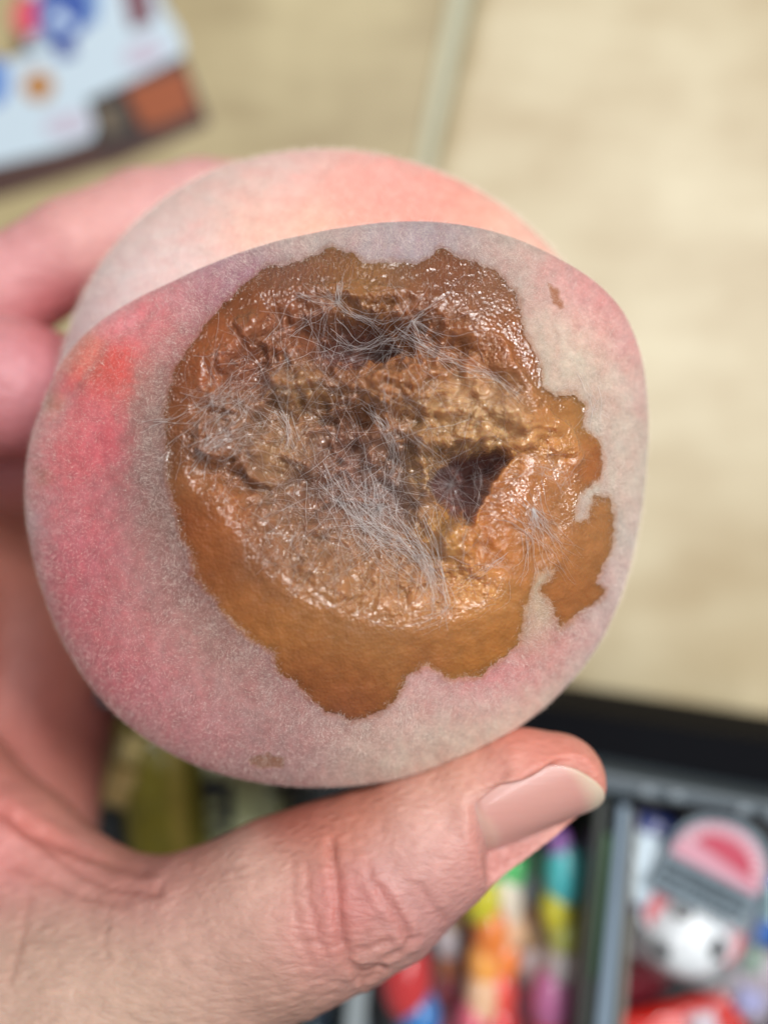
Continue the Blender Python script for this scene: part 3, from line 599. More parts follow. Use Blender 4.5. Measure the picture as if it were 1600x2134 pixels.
# skin colour of the hand: pinker at joints, creases and fingertips, paler on the back; shade painted into the palm and under the peach
HC = [(1090,1560,50,(226,138,118)),(1180,1560,40,(226,150,132)),(1060,1620,40,(234,182,168)),(950,1620,50,(228,170,148)),(900,1720,60,(228,184,168)),(960,1760,50,(212,142,132)),(850,1850,60,(206,150,142)),(700,1700,50,(208,138,118)),(600,1680,40,(186,100,82)),(760,1660,40,(208,134,108)),(720,1900,40,(204,124,116)),(650,1950,50,(208,142,132)),(760,2010,40,(196,150,136)),(500,1850,70,(222,176,158)),(400,1950,80,(210,166,150)),(150,2000,80,(208,172,152)),(300,2080,80,(206,172,150)),(550,2080,70,(190,148,130)),(300,1850,50,(210,146,138)),(150,1800,60,(218,156,146)),(100,1700,50,(222,150,132)),(0,1750,60,(222,146,140)),(250,1790,30,(206,140,120)),(400,1800,30,(204,140,124)),(0,560,60,(226,160,158)),(200,430,60,(228,168,160)),(400,380,50,(226,170,164)),(100,650,40,(196,104,104)),(50,800,60,(216,146,150)),(50,920,50,(196,118,118)),(100,1200,80,(190,122,104)),(50,1400,80,(184,112,98)),(150,1500,80,(160,92,84)),(180,1650,50,(176,106,92)),(0,1560,50,(216,140,126))]
hc = splats(hu+10*noise2(hu/50, hv/50, 5), hv, HC)
hc = hc*(1+0.06*fbm(hu/30, hv/30, 311, 3)+0.05*fbm(hu/7, hv/7, 312, 2))[:, None]
hc = hc*(1-red[:, None]*np.array([.12, .38, .42]))*np.array([.80, .81, .84])
person = empty("person", (-6, -6, -8)); MH = Matrix.Translation(Vector((-6*CM, -6*CM, -8*CM)))
tag(person, "bare left hand gripping the peach, thumb with trimmed nail along its lower side", "person")
tK = Nt("hand_skin"); at = tK.n('ShaderNodeAttribute', _attribute_name='Col'); tc = tK.n('ShaderNodeTexCoord')
nz = tK.n('ShaderNodeTexNoise', Scale=500.0, Detail=5.0, Roughness=0.65); mp = tK.n('ShaderNodeMapping'); mp.inputs['Scale'].default_value = (0.55, 1.3, 1.0); mp.inputs['Rotation'].default_value = (0, 0, -0.25)
tK.l(tc.outputs['Object'], mp.inputs[0]); tK.l(mp.outputs[0], nz.inputs['Vector'])
vo = tK.n('ShaderNodeTexVoronoi', Scale=620.0, _feature='DISTANCE_TO_EDGE'); tK.l(mp.outputs[0], vo.inputs['Vector'])
mx = tK.n('ShaderNodeMix', _data_type='RGBA', _blend_type='OVERLAY'); mx.inputs[0].default_value = 0.22
tK.l(at.outputs['Color'], mx.inputs[6]); tK.l(nz.outputs['Fac'], mx.inputs[7]); tK.l(mx.outputs[2], tK.b.inputs['Base Color'])
ad = tK.n('ShaderNodeMath', _operation='MULTIPLY_ADD'); ad.inputs[1].default_value = 0.7; tK.l(vo.outputs['Distance'], ad.inputs[0]); tK.l(nz.outputs['Fac'], ad.inputs[2])
bp = tK.n('ShaderNodeBump', Strength=0.8, Distance=0.00035); tK.l(ad.outputs[0], bp.inputs['Height']); tK.l(bp.outputs[0], tK.b.inputs['Normal'])
tK.set(Roughness=0.48, Subsurface_Weight=0.35, Subsurface_Scale=0.003); tK.b.inputs['Subsurface Radius'].default_value = (1.0, 0.35, 0.2)
tK.b.inputs['Specular IOR Level'].default_value = 0.4
ho = link("hand", mesh_np("hand", HV, HF, True, hc), tK.m, person); ho.matrix_parent_inverse = MH.inverted()
# thumbnail: a curved plate with a free edge
nu, nv = 60, 44
tt, ww = np.meshgrid(np.linspace(0, 1.0, nu), np.linspace(-1, 1, nv))
# outline: rounded root, straight sides, rounded squarish tip
hw = WH*(1-0.22*np.clip(1-tt*2.6, 0, 1)**2)*(1-0.30*np.clip((tt-.72)/.28, 0, 1)**2)
t2 = -0.0+tt*(1.0+0.10*(1-ww**2)-0.06*ww)+(1-tt)*(-0.07*(1-ww**2))
wl = ww*hw
def nail_pt(t, wl, off): return NB0+Lx*(t*nlen)[..., None]+Wn*wl[..., None]+Nn*(-0.58*wl**2-0.05*(t-.35)**2*nlen+off)[..., None]
top_ = nail_pt(t2, wl, 0.012-0.07*np.clip(1-(t2+.08)/.16, 0, 1)-0.03*np.abs(ww)**6*smooth(1.0, .8, t2)); bot_ = nail_pt(t2, wl, -0.03+0*t2)
ni = np.arange(nu*nv).reshape(nv, nu); m_ = nu*nv
fq = np.stack([ni[:-1, :-1], ni[:-1, 1:], ni[1:, 1:], ni[1:, :-1]], -1).reshape(-1, 4)
bd = np.concatenate([ni[0, :], ni[1:, -1], ni[-1, -2::-1], ni[-2:0:-1, 0]]); b2_ = np.roll(bd, -1)
Fn = np.concatenate([fq, fq[:, ::-1]+m_, np.stack([b2_, bd, bd+m_, b2_+m_], 1)])
Vn = np.concatenate([top_.reshape(-1, 3), bot_.reshape(-1, 3)])
free = smooth(.78, 1.0, (t2-0.08*(1-ww**2))).ravel(); lun = smooth(.2, .1, t2+0.16*ww**2).ravel()
cn = s2l((214,156,146))[None]*(1-free[:, None])+s2l((230,206,182))[None]*free[:, None]; cn = cn*(1-.35*lun[:, None])+s2l((220,190,170))[None]*.35*lun[:, None]
cn = np.concatenate([cn, cn])*0.88
tN = Nt("nail"); at = tN.n('ShaderNodeAttribute', _attribute_name='Col'); tN.l(at.outputs['Color'], tN.b.inputs['Base Color']); tN.set(Roughness=0.40, Coat_Weight=0.1, Subsurface_Weight=0.2, Subsurface_Scale=0.002)
tcn = tN.n('ShaderNodeTexCoord'); nz = tN.n('ShaderNodeTexNoise', Scale=350.0, Detail=3.0); mpn = tN.n('ShaderNodeMapping'); mpn.inputs['Rotation'].default_value = (0, 0, -0.41); mpn.inputs['Scale'].default_value = (.25, 3.5, 1); tN.l(tcn.outputs['Object'], mpn.inputs[0]); tN.l(mpn.outputs[0], nz.inputs['Vector']); bp = tN.n('ShaderNodeBump', Strength=0.15, Distance=0.0003); tN.l(nz.outputs['Fac'], bp.inputs['Height']); tN.l(bp.outputs[0], tN.b.inputs['Normal'])
no = link("thumbnail", mesh_np("thumbnail", Vn, Fn, True, cn), tN.m, person); no.matrix_parent_inverse = MH.inverted()

# ---------------------------------------------------------------- simple solid builders (cm)
def slab(poly, z0, z1, bev=0.0):      # prism from a world xy outline, bevelled top
    P_ = np.array([p[:2] for p in poly], float); n = len(P_)
    a = 0.5*np.sum(P_[:, 0]*np.roll(P_[:, 1], -1)-np.roll(P_[:, 0], -1)*P_[:, 1])
    if a < 0: P_ = P_[::-1]
    c = P_.mean(0); rings = [(P_, z0)]
    if bev > 0:
        for k in range(5):
            b = k/4*math.pi/2; sh = bev*(1-math.cos(b)); 
            rr2 = []
            for i in range(n):
                e1 = P_[i]-P_[i-1]; e2 = P_[(i+1) % n]-P_[i]; e1 /= np.linalg.norm(e1); e2 /= np.linalg.norm(e2)
                n1_ = np.array([-e1[1], e1[0]]); n2__ = np.array([-e2[1], e2[0]]); mm = n1_+n2__; mm /= max(.3, mm@n1_) ; rr2.append(P_[i]+mm*sh)
            rings.append((np.array(rr2), z1-bev+bev*math.sin(b)))
    else: rings.append((P_, z1))
    V = []; F = []
    for r, z in rings: V += [(x, y, z) for x, y in r]
    for k in range(len(rings)-1):
        for i in range(n): j = (i+1) % n; F.append((k*n+i, k*n+j, (k+1)*n+j, (k+1)*n+i))
    F.append(tuple(range(n))[::-1]); F.append(tuple((len(rings)-1)*n+i for i in range(n)))
    return V, F
def pymesh(name, V, F, sm=False):
    me = bpy.data.meshes.new(name); me.from_pydata([tuple(np.array(v)*CM) for v in V], [], F); me.update()
    if sm: me.shade_smooth()
    return me
def place(name, me, mat, parent=None):      # keeps world coordinates under a moved parent
    o = link(name, me, mat)
    if parent is not None:
        o.parent = parent; o.matrix_parent_inverse = (Matrix.Translation(parent.location) @ parent.rotation_euler.to_matrix().to_4x4()).inverted()
    return o
def qp(pts, z): return [up(u, v, z) for u, v in pts]
def circ(u, v, ru, rv, rot=0, n=28, a0=0, a1=360):
    c, s = math.cos(math.radians(rot)), math.sin(math.radians(rot)); o = []
    full = abs(a1-a0) >= 360
    for k in range(n):
        a = math.radians(a0+(a1-a0)*k/(n if full else n-1)); x, y = ru*math.cos(a), rv*math.sin(a); o.append((u+x*c-y*s, v+x*s+y*c))
    return o

# ---------------------------------------------------------------- wooden counter
ZT = -20.0
def wood(name, ca, cb, ang_):
    t = Nt(name); tc = t.n('ShaderNodeTexCoord'); mp = t.n('ShaderNodeMapping'); mp.inputs['Rotation'].default_value = (0, 0, ang_); mp.inputs['Scale'].default_value = (9, 34, 20)
    t.l(tc.outputs['Object'], mp.inputs[0])
    nz = t.n('ShaderNodeTexNoise', Scale=1.6, Detail=6.0, Roughness=0.6, Distortion=0.4); t.l(mp.outputs[0], nz.inputs['Vector'])
    nb = t.n('ShaderNodeTexNoise', Scale=26.0, Detail=3.0); t.l(tc.outputs['Object'], nb.inputs['Vector'])
    cr = t.n('ShaderNodeValToRGB'); cr.color_ramp.elements[0].position = .36; cr.color_ramp.elements[0].color = lin(*ca)+(1,); cr.color_ramp.elements[1].position = .64; cr.color_ramp.elements[1].color = lin(*cb)+(1,)
    av = t.n('ShaderNodeMath', _operation='MULTIPLY_ADD'); av.inputs[1].default_value = 0.5; hf = t.n('ShaderNodeMath', _operation='MULTIPLY'); hf.inputs[1].default_value = 0.5
    t.l(nb.outputs['Fac'], hf.inputs[0]); t.l(nz.outputs['Fac'], av.inputs[0]); t.l(hf.outputs[0], av.inputs[2]); t.l(av.outputs[0], cr.inputs[0]); t.l(cr.outputs[0], t.b.inputs['Base Color'])
    bp = t.n('ShaderNodeBump', Strength=0.1, Distance=0.0003); t.l(nz.outputs['Fac'], bp.inputs['Height']); t.l(bp.outputs[0], t.b.inputs['Normal'])
    t.set(Roughness=0.42); return t.m
W1 = wood("pale_wood", (142,124,82), (182,168,126), 0.15); W2 = wood("pale_wood_right", (168,148,108), (200,188,154), 0.1)
counter = empty("counter", (0, 5, ZT-3)); tag(counter, "pale wood shop counter top with a grey-green strip along its seam", "counter")
place("board", pymesh("board", *slab(qp([(-3000,-3400),(1581,-3400),(574,1900),(-3000,1900)], ZT), ZT-2, ZT, .05)), W1, counter)
place("board", pymesh("board_r", *slab(qp([(1784,-3400),(4600,-3400),(4600,1955),(1150,1462),(640,1390)], ZT-.1), ZT-2, ZT-.1, .75), sm=False), W2, counter)
strip = plain("grey_strip", (172,172,144), .4)
place("seam_strip", pymesh("seam_strip", *slab(qp([(1582,-3400),(1780,-3400),(752,1000),(747,1000)], ZT-.25), ZT-2, ZT-.25, .02)), strip, counter)
place('seam_gap', pymesh('seam_gap', *slab(qp([(1750,-3400),(1779,-3400),(752,1000),(749,1000)], ZT-.22), ZT-2, ZT-.22, .02)), plain('seam_shadow_gap', (112,108,84), .6), counter)
under = plain("dark_void", (30, 30, 34), .8)
fl_ = place("floor", pymesh("floor", *slab([(-60, -60, 0), (60, -60, 0), (60, 60, 0), (-60, 60, 0)], ZT-8.2, ZT-8.0)), plain("floor_grey", (52, 52, 56), .7, .2, 60, .3)); tag(fl_, kind='structure')

# ---------------------------------------------------------------- leaflet on the counter
ZL = ZT+.06
leaf = empty("leaflet", tuple(up(150, 200, ZL))); tag(leaf, "glossy white and brown printed leaflet lying on the counter, top left", "leaflet")
def flat(name, pts, z, rgb, parent, th=.02, rough=.35, **kw):
    return place(name, pymesh(name, *slab(qp(pts, z), z-th, z, 0)), plain(name+"_print", rgb, rough, **kw), parent)
place("card", pymesh("card", *slab(qp([(-260,205),(0,134),(34,110),(30,20),(60,-60),(90,-200),(275,-200),(372,90),(436,256),(250,338),(0,412),(-260,470)], ZL), ZL-.12, ZL, .02)), plain("card_brown", (74,44,36), .6, var=.3, bscale=60), leaf)
flat("orange_picture", [(262,186),(384,140),(408,228),(330,262),(292,262)], ZL+.03, (156,78,36), leaf, rough=.6, var=.25, bscale=50)
flat("dark_picture", [(182,212),(250,186),(284,232),(300,290),(205,312)], ZL+.03, (42,30,30), leaf, rough=.6, var=.4, bscale=50)
flat("brown_patch", [(200,225),(245,215),(258,270),(215,280)], ZL+.055, (92,76,50), leaf, var=.3, bscale=60)
flat("white_panel", [(-260,190),(-60,150),(150,80),(160,-200),(262,-200),(340,10),(378,72),(383,112),(290,160),(180,208),(198,262),(190,288),(120,312),(0,340),(-260,400)], ZL+.05, (188,206,218), leaf, rough=.6)
flat("white_panel", [(160,-200),(150,82),(60,100),(50,-40),(60,-200)], ZL+.045, (172,192,206), leaf, rough=.6)
flat("blue_emblem", circ(132,22,56,66,20), ZL+.08, (32,74,156), leaf)
flat("emblem_tail", [(95,60),(150,60),(160,115),(125,125)], ZL+.075, (50,70,140), leaf)
flat("emblem_centre", circ(118,34,17,14), ZL+.105, (200,222,240), leaf)  # pale centre printed on the blue emblem, in two spots
flat("emblem_centre", circ(142,50,12,14), ZL+.105, (180,205,230), leaf)
flat("red_emblem", circ(60,30,34,42,10), ZL+.07, (206,72,92), leaf)
flat("blue_strip", [(165,-100),(215,-100),(205,40),(175,60)], ZL+.075, (112,150,196), leaf)
flat("maroon_picture", [(240,-80),(300,-80),(322,42),(272,62)], ZL+.075, (112,56,72), leaf, var=.3, bscale=70)
flat("brown_seal", circ(80,178,33,33), ZL+.08, (170,120,66), leaf)
flat("blue_spot", circ(-12,168,30,52), ZL+.08, (84,128,196), leaf)
flat("pale_pink_print", circ(140,258,50,24,-10), ZL+.08, (186,180,196), leaf, rough=.6)
flat("pale_pink_print", circ(300,110,45,26,-20), ZL+.08, (186,180,196), leaf, rough=.6)

# ---------------------------------------------------------------- sweet rack
ZR = -9.0
rack = empty("sweet_rack", tuple(up(1300, 1900, -16))); tag(rack, "dark plastic sweet rack with grey studded rim and clear dividers", "rack")
black = plain("black_plastic", (14,15,19), .9, Specular_IOR_Level=.1); grey = plain("grey_plastic", (74,86,94), .45, .1, 200, .15); dgrey = plain("dark_tray", (26,30,34), .6, .1, 100, .3)
place("back_panel", pymesh("back_panel", *slab(qp([(300,1330),(1150,1478),(1900,1592),(1900,1740),(1240,1616),(300,1450)], -10.5), -15, -10.5, .15)), black, rack)
def obox(pts, z0, z1, bev, name, mat): return place(name, pymesh(name, *slab(qp(pts, z1), z0, z1, bev)), mat, rack)
obox([(200,1420),(1250,1606),(1900,1726),(1900,1752),(1268,1658),(200,1470)], -11, ZR, .12, "rim", grey)
obox([(250,1300),(1900,1600),(1900,3000),(250,3000)], -17.5, -17.2, .05, "tray_floor", dgrey)
mcap = plain("stud_grey", (112,124,132), .35)
for (u, v) in [(1346,1650),(1408,1660),(1548,1688),(1612,1700),(1480,1674)]:
    n = 20; V = []; F = []
    c = up(u, v, ZR+.02)
    if u == 1480: continue
    for k in range(6):
        b = k/5*math.pi/2
        for i in range(n): a = i/n*2*math.pi; V.append((c[0]+.20*math.cos(b)*math.cos(a), c[1]+.15*math.cos(b)*math.sin(a), c[2]+.10*math.sin(b)))
    for k in range(5):
        for i in range(n): j = (i+1) % n; F.append((k*n+i, k*n+j, k*n+n+j, k*n+n+i))
    F.append(tuple(5*n+i for i in range(n))); place("stud", pymesh("stud", V, F, True), mcap, rack)
clear = plain("clear_divider", (150,166,178), .15, Alpha=.55)
green = plain("green_strip", (58,92,60), .5); dk2 = plain("dark_divider", (52,56,52), .4)
obox([(1243,1662),(1268,1664),(1225,2300),(1185,2300)], -16, ZR-.6, .05, "divider", dk2)
obox([(1258,1740),(1274,1742),(1240,2040),(1232,2040)], -16, ZR-.5, .02, "green_strip", green)
obox([(1290,1680),(1312,1682),(1262,2300),(1226,2300)], -15, ZR-.4, .05, "divider", plain("blue_grey_divider", (128,146,162), .3))
obox([(1318,1700),(1330,1701),(1290,2300),(1272,2300)], -15, ZR-.7, .05, "divider", plain("beige_divider", (134,132,122), .4))
obox([(600,1600),(625,1600),(640,2300),(610,2300)], -15, ZR-1.2, .05, "divider", dk2)
obox([(735,1950),(775,1950),(750,2300),(700,2300)], -15, ZR-.9, .05, "divider", plain("grey_divider", (150,160,164), .35))

# ---------------------------------------------------------------- sweets
ico_me = {}
def ball_mesh(r, sx=1, sy=1, sz=1, n=28):
    V = []; F = []
    for k in range(1, n//2):
        b = k/(n//2)*math.pi
        for i in range(n): a = i/n*2*math.pi; V.append((r*sx*math.sin(b)*math.cos(a), r*sy*math.sin(b)*math.sin(a), r*sz*math.cos(b)))
    V.append((0, 0, r*sz)); V.append((0, 0, -r*sz)); m = n//2-1
    for k in range(m-1):
        for i in range(n): j = (i+1) % n; F.append((k*n+i, k*n+n+i, k*n+n+j, k*n+j))
    for i in range(n): j = (i+1) % n; F.append((m*n, i, j)); F.append((m*n+1, (m-1)*n+j, (m-1)*n+i))
    return V, F
cmats = {}
def cm_(rgb):
    if rgb not in cmats: cmats[rgb] = plain("sweet_%d_%d_%d" % rgb, rgb, .18, Coat_Weight=.3)
    return cmats[rgb]
def film_mat(name, alpha=.28, rgb=(235,240,245)):
    t = Nt(name); t.set(Base_Color=lin(*rgb)+(1,), Roughness=.08, Alpha=alpha, Coat_Weight=1.0); t.b.inputs['Specular IOR Level'].default_value = .8
    tc = t.n('ShaderNodeTexCoord'); nz = t.n('ShaderNodeTexNoise', Scale=160.0, Detail=2.0); t.l(tc.outputs['Object'], nz.inputs['Vector']); bp = t.n('ShaderNodeBump', Strength=.6, Distance=.001); t.l(nz.outputs['Fac'], bp.inputs['Height']); t.l(bp.outputs[0], t.b.inputs['Normal'])
    return t.m
film = film_mat("clear_film", .05)
def tube_sweet(balls, z, label, rs):
    u0, v0 = balls[0][:2]; root = empty("gumball_tube", tuple(up(u0, v0, z))); tag(root, label, "sweets", "tubes of coloured candy balls in the rack")
    ctr = []
    for (u, v, rpx, rgb) in balls:
        c = up(u, v, z); r = rpx*(CAMZ-z)/FPX; ctr.append((c, r))
        V, F = ball_mesh(r, .88, random.uniform(1.25, 1.8), .9); o = link("candy_ball", pymesh("candy_ball", V, F, True), cm_(rgb)); o.parent = root
        o.location = [(c[i]-root.location[i]/CM)*CM for i in range(3)]
    V = []; F = []; n = 20
    pts = [ctr[0][0]+np.array([0, ctr[0][1]*1.2, 0])]+[c for c, _ in ctr]+[ctr[-1][0]-np.array([0, ctr[-1][1]*1.2, 0])]
    P_ = np.array(pts); T_ = np.gradient(P_, axis=0); rm_ = max(r for _, r in ctr)*1.05; rr3 = [.1]+[rm_ for _ in ctr]+[.1]
    for k, (p, t_) in enumerate(zip(P_, T_)):
        t_ = t_/np.linalg.norm(t_); s1 = np.cross(t_, [0, 0, 1]); s1 /= np.linalg.norm(s1); s2 = np.cross(s1, t_)
        for i in range(n): a = i/n*2*math.pi; V.append(p+rr3[k]*(s1*math.cos(a)+s2*math.sin(a)))
    for k in range(len(P_)-1):
        for i in range(n): j = (i+1) % n; F.append((k*n+i, k*n+j, k*n+n+j, k*n+n+i))
    place("clear_sleeve", pymesh("clear_sleeve", V, F, True), film, root)
RED=(206,34,36); ORG=(240,130,30); WHT=(214,208,212); YEL=(214,206,20); GRN=(70,190,96); BLU=(14,120,196); CYA=(70,200,206); PUR=(150,96,176); MAR=(150,30,44); PNK=(214,92,110); TAN=(196,160,110); PCH=(236,190,150)
tube_sweet([(818,1880,40,TAN),(838,1950,44,ORG),(845,2035,62,RED),(872,2122,52,BLU),(880,2210,50,WHT)], -11.6, "tube of candy balls with one blue and one red, nearest the thumb knuckle", 1)
tube_sweet([(945,1830,40,YEL),(950,1895,42,TAN),(938,1955,40,WHT),(938,2008,34,(190,110,60)),(938,2070,44,MAR),(940,2150,44,RED)], -12.4, "tube of candy balls ending in dark red, second from the left", 1)
tube_sweet([(1010,1800,40,GRN),(1003,1868,46,YEL),(1020,1945,44,ORG),(1006,2005,40,(250,170,70)),(1002,2075,40,PCH),(985,2140,44,PNK)], -11.2, "tube of candy balls going green, yellow and orange under the thumb nail", 1)
tube_sweet([(1062,1812,34,GRN),(1052,1880,42,(226,214,196)),(1060,1935,38,PCH),(1050,1995,38,ORG),(1040,2070,40,(226,60,40)),(1040,2140,44,RED)], -11.6, "tube of candy balls with cream, peach and red, third from the dark divider", 1)
tube_sweet([(1105,1800,30,(40,110,70)),(1110,1850,32,(120,130,140)),(1108,1900,32,(160,110,60)),(1108,1945,32,TAN),(1118,2010,44,(236,230,236)),(1118,2088,42,(196,92,130)),(1120,2150,40,PNK)], -12.0, "tube of candy balls with one large white ball, second from the dark divider", 1)
tube_sweet([(1166,1768,30,PUR),(1172,1825,44,CYA),(1160,1895,40,YEL),(1172,1950,38,(190,196,90)),(1168,2010,38,(200,190,190)),(1148,2085,46,(186,100,150)),(1150,2160,44,(190,30,50))], -11.0, "tube of candy balls topped purple and turquoise beside the dark divider", 1)
tube_sweet([(1194,1812,30,(12,104,170)),(1196,1870,28,(30,80,110)),(1190,1925,26,(150,150,30)),(1190,2000,28,(80,50,40)),(1182,2075,28,(140,30,40))], -13.0, "thin tube of darker candy balls tucked against the dark divider", 1)

def pillow(name, ctr_uv, w_, h_, z, rot, mat, parent, thick=.5, n=22, seed=1, power=3.2):
    # a filled wrapper: flat seams at both ends, puffed middle with folds
    c = up(*ctr_uv, z); k = (CAMZ-z)/FPX; g1 = np.linspace(-1, 1, n*2); a_, b_ = np.meshgrid(g1, g1)
    puff = ((1-np.abs(a_)**power)*(1-np.abs(b_)**power)).clip(0)**.55
    wr = 1+.12*noise2(a_*2.3+seed*7, b_*2.3, seed)
    x = a_*w_*k/2*(1-.06*np.abs(b_)**2*0); y = b_*h_*k/2
    zt = thick*puff*wr+.05*noise2(a_*5+seed, b_*5, seed+3)*puff; zb_ = -thick*.6*puff-.02
    cr_, sr_ = math.cos(math.radians(rot)), math.sin(math.radians(rot))
    P1 = np.stack([c[0]+x*cr_-y*sr_, c[1]+x*sr_+y*cr_, c[2]+zt], -1).reshape(-1, 3); P2 = np.stack([c[0]+x*cr_-y*sr_, c[1]+x*sr_+y*cr_, c[2]+zb_], -1).reshape(-1, 3)
    m = 2*n; i = np.arange(m*m).reshape(m, m); f = np.stack([i[:-1, :-1], i[:-1, 1:], i[1:, 1:], i[1:, :-1]], -1).reshape(-1, 4)
    bd = np.concatenate([i[0, :], i[1:, -1], i[-1, -2::-1], i[-2:0:-1, 0]]); b2 = np.roll(bd, -1)
    F = np.concatenate([f, f[:, ::-1]+m*m, np.stack([b2, bd, bd+m*m, b2+m*m], 1)])
    return place(name, mesh_np(name, np.concatenate([P1, P2]), F, True), mat, parent)
def packet(name, label, parts, cat="sweets"):
    (u, v, w_, h_, z, rot, rgb, th, sd) = parts[0]
    root = empty(name, tuple(up(u, v, z-.4))); tag(root, label, cat)
    pillow("wrapper", (u, v), w_, h_, z, rot, plain(name+"_foil", rgb, .28, .3, 150, .25, Coat_Weight=.5), root, th, seed=sd)
    for (u, v, w_, h_, z, rot, rgb, th, sd) in parts[1:]:
        pillow("printed_panel", (u, v), w_, h_, z, rot, plain(name+"_panel", rgb, .3, .2, 150, .2, Coat_Weight=.5), root, th, seed=sd)
    return root
packet("sweet_packet", "small blue and white sweet packet left of the football sweet", [(1352,1800,100,210,-10.6,-12,(24,48,120),.35,2),(1338,1810,66,150,-10.35,-12,(214,232,244),.32,3)])
packet("sweet_packet", "clear grey-brown wrapper end standing behind the blue packet", [(1375,1712,110,80,-11.4,-10,(96,92,88),.3,4)])
packet("sweet_packet", "bright blue and white sweet packet cut off at the right edge", [(1630,1905,110,150,-10.4,-14,(40,110,200),.35,5),(1622,1888,66,70,-10.1,-14,(190,228,238),.3,6)])
packet("sweet_packet", "dark red sweet wrapper in shade beside the clear divider", [(1345,2030,100,190,-12.6,-20,(120,30,44),.35,7)])
packet("sweet_packet", "bright red sweet packet at the bottom edge below the football sweet", [(1420,2150,270,130,-11.2,14,(206,30,20),.4,8),(1465,2140,60,60,-10.85,14,(220,205,215),.2,9)])
packet("sweet_packet", "crumpled silver-lilac foil sweet at the lower right", [(1570,2040,120,190,-11.3,-22,(176,166,176),.4,10),(1560,2085,60,50,-10.95,-22,(176,178,220),.25,11),(1568,2000,40,60,-10.9,-22,(150,176,160),.2,12)])
# football sweet with its header card
fb = empty("football_sweet", tuple(up(1430, 1945, -10.6))); tag(fb, "white football shaped sweet in clear film with a pink arched header card", "sweets")
def ctilt(pts, z, rot, o):    # outline rotated about a photo point
    c, s = math.cos(math.radians(rot)), math.sin(math.radians(rot)); return [(o[0]+x*c-y*s, o[1]+x*s+y*c) for x, y in pts]
O = (1490, 1815); RT = 27
def fcard(name, pts, z, rgb, **kw): return flat(name, ctilt(pts, z, RT, O), z, rgb, fb, **kw)
arch = [(-112, 92)]+[(-112+0, -20)]+[(112*math.cos(math.radians(a)), -20-96*math.sin(math.radians(a))) for a in range(165, 10, -15)]+[(112, -20), (112, 92)]
fcard("header_card", arch, -9.75, (120,136,146), rough=.4)
fcard("pink_arch", [(-100,8)]+[(100*math.cos(math.radians(a)), -12-86*math.sin(math.radians(a))) for a in range(178, 0, -13)]+[(100,8)], -9.70, (206,150,166), rough=.5)
fcard("red_band", [(-62,-36)]+[(78*math.cos(math.radians(a)), -14-58*math.sin(math.radians(a))) for a in range(140, 5, -13)]+[(86,-16),(70,-16)], -9.66, (188,70,92), rough=.5)
for k in range(13):
    a = math.radians(12+k*13); c, s = math.cos(a), math.sin(a)
    fcard("rib", [(70*c-2.5*s, -14-64*s-2.5*c), (98*c-2.5*s, -14-84*s-2.5*c), (98*c+2.5*s, -14-84*s+2.5*c), (70*c+2.5*s, -14-64*s+2.5*c)], -9.62, (232,206,214), th=.02)
# lettering rows (too small and blurred to read in the photograph)
for row, (y0, n_) in enumerate([(28, 15), (50, 14), (72, 10)]):
    for k in range(n_):
        x0 = -98+k*(196/n_)+random.uniform(-1, 1); hh = random.uniform(9, 14); ww_ = random.uniform(6, 10)
        fcard("letter_mark", [(x0, y0-hh/2), (x0+ww_, y0-hh/2), (x0+ww_, y0+hh/2), (x0, y0+hh/2)], -9.66, (36,50,60), th=.02)
V, F = ball_mesh(.98, 1, 1, .9, 40); c = up(1430, 1945, -10.5)
o = place("ball", pymesh("ball", [np.array(v)+c for v in V], F, True), plain("football_white", (236,242,246), .3, Coat_Weight=.6), fb)
def patch(dirv, ang_):
    d = np.array(dirv, float); d /= np.linalg.norm(d); s1 = np.cross(d, [0.3, 1, 0]); s1 /= np.linalg.norm(s1); s2 = np.cross(d, s1); V = []
    for r in (0, .5, 1):
        for k in range(5 if r else 1):
            for sub in range(4 if r else 1):
                a0_, a1_ = math.radians(72*k), math.radians(72*(k+1)); f = sub/4; vx = math.cos(a0_)*(1-f)+math.cos(a1_)*f; vy = math.sin(a0_)*(1-f)+math.sin(a1_)*f
                p = d+(s1*vx+s2*vy)*math.tan(math.radians(ang_))*r; p /= np.linalg.norm(p); V.append(c+p*np.array([1, 1, .9])*.995)
    F = [(0, 1+i, 1+(i+1) % 20) for i in range(20)]+[(1+i, 21+i, 21+(i+1) % 20, 1+(i+1) % 20) for i in range(20)]
    return V, F
bl = plain("football_black", (14,16,20), .3)
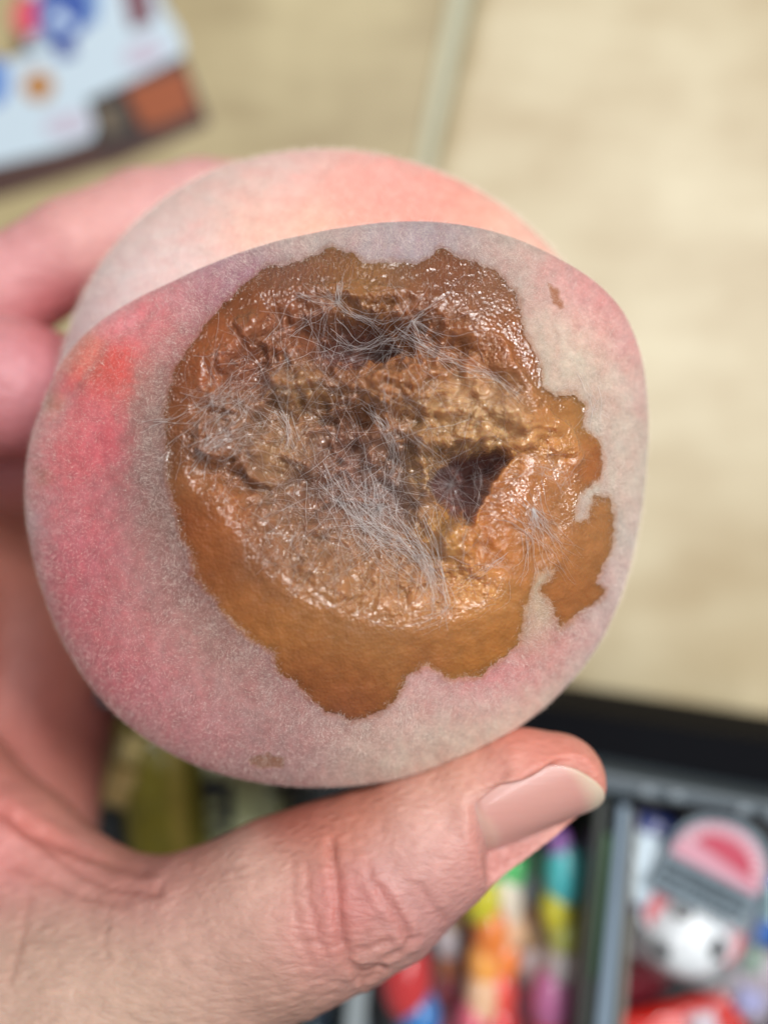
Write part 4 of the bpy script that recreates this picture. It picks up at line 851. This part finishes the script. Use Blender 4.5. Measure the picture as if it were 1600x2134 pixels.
for dv_ in [(.50,-.06,.86),(-.74,-.16,.62),(-.25,.74,.60),(.05,-.95,.3),(.95,-.5,.2)]: place("black_patch", pymesh("black_patch", *patch(dv_, 17)), bl, fb)
flat("red_side_tab", [(1342,1905),(1362,1830),(1400,1850),(1392,1900),(1362,1950)], -10.2, (208,96,104), fb, rough=.3)
flat("white_side_tab", [(1332,1915),(1352,1826),(1362,1830),(1344,1908),(1350,1945)], -10.25, (214,220,228), fb, rough=.3)
flat("red_side_tab", [(1500,1990),(1520,1930),(1552,1940),(1545,1985),(1512,2015)], -10.2, (212,92,100), fb, rough=.3)
flat("white_stripe", [(1512,1998),(1530,1938),(1537,1941),(1522,2002)], -10.16, (226,214,220), fb, rough=.3)
pillow("film", (1445,1930), 270, 230, -10.6, -RT, film_mat("clear_film_thin", .14), fb, .95, seed=21, power=3.0)
# things seen through the gap between peach, thumb and palm
packet("sweet_packet", "olive green sweet packet seen through the gap between palm and peach", [(345,1700,170,420,-12.0,6,(160,150,60),.6,14),(372,1690,36,300,-11.45,4,(196,176,84),.12,15)])
lp = packet("sweet_packet", "pale green label packet with dark lettering seen above the thumb", [(500,1690,230,260,-12.4,0,(206,214,160),.3,16)])
for pts in [[(420,1630),(455,1622),(462,1660),(430,1668)],[(462,1635),(482,1630),(486,1715),(466,1720)],[(432,1690),(470,1686),(470,1700),(436,1706)],[(560,1640),(600,1632),(604,1650),(566,1660)],[(425,1730),(480,1724),(480,1740),(430,1746)]]:
    flat("dark_letter", pts, -12.02, (44,52,70), lp, th=.12)
packet("sweet_packet", "upper of two small cream wrappers beside the palm", [(276,1560,56,70,-11.4,-20,(244,222,150),.3,17)])
packet("sweet_packet", "lower of two small cream wrappers beside the palm", [(248,1640,60,84,-11.4,-20,(244,212,140),.3,18)])
packet("sweet_packet", "blue-grey packet at the bottom edge left of the candy tubes", [(690,2110,140,150,-12.0,10,(110,132,146),.4,19),(668,2110,30,80,-11.65,10,(40,62,84),.2,20)])
packet("sweet_packet", "dark blue-grey wrapper low in the gap beside the olive packet", [(230,1740,110,120,-13.0,0,(70,84,92),.3,22)])
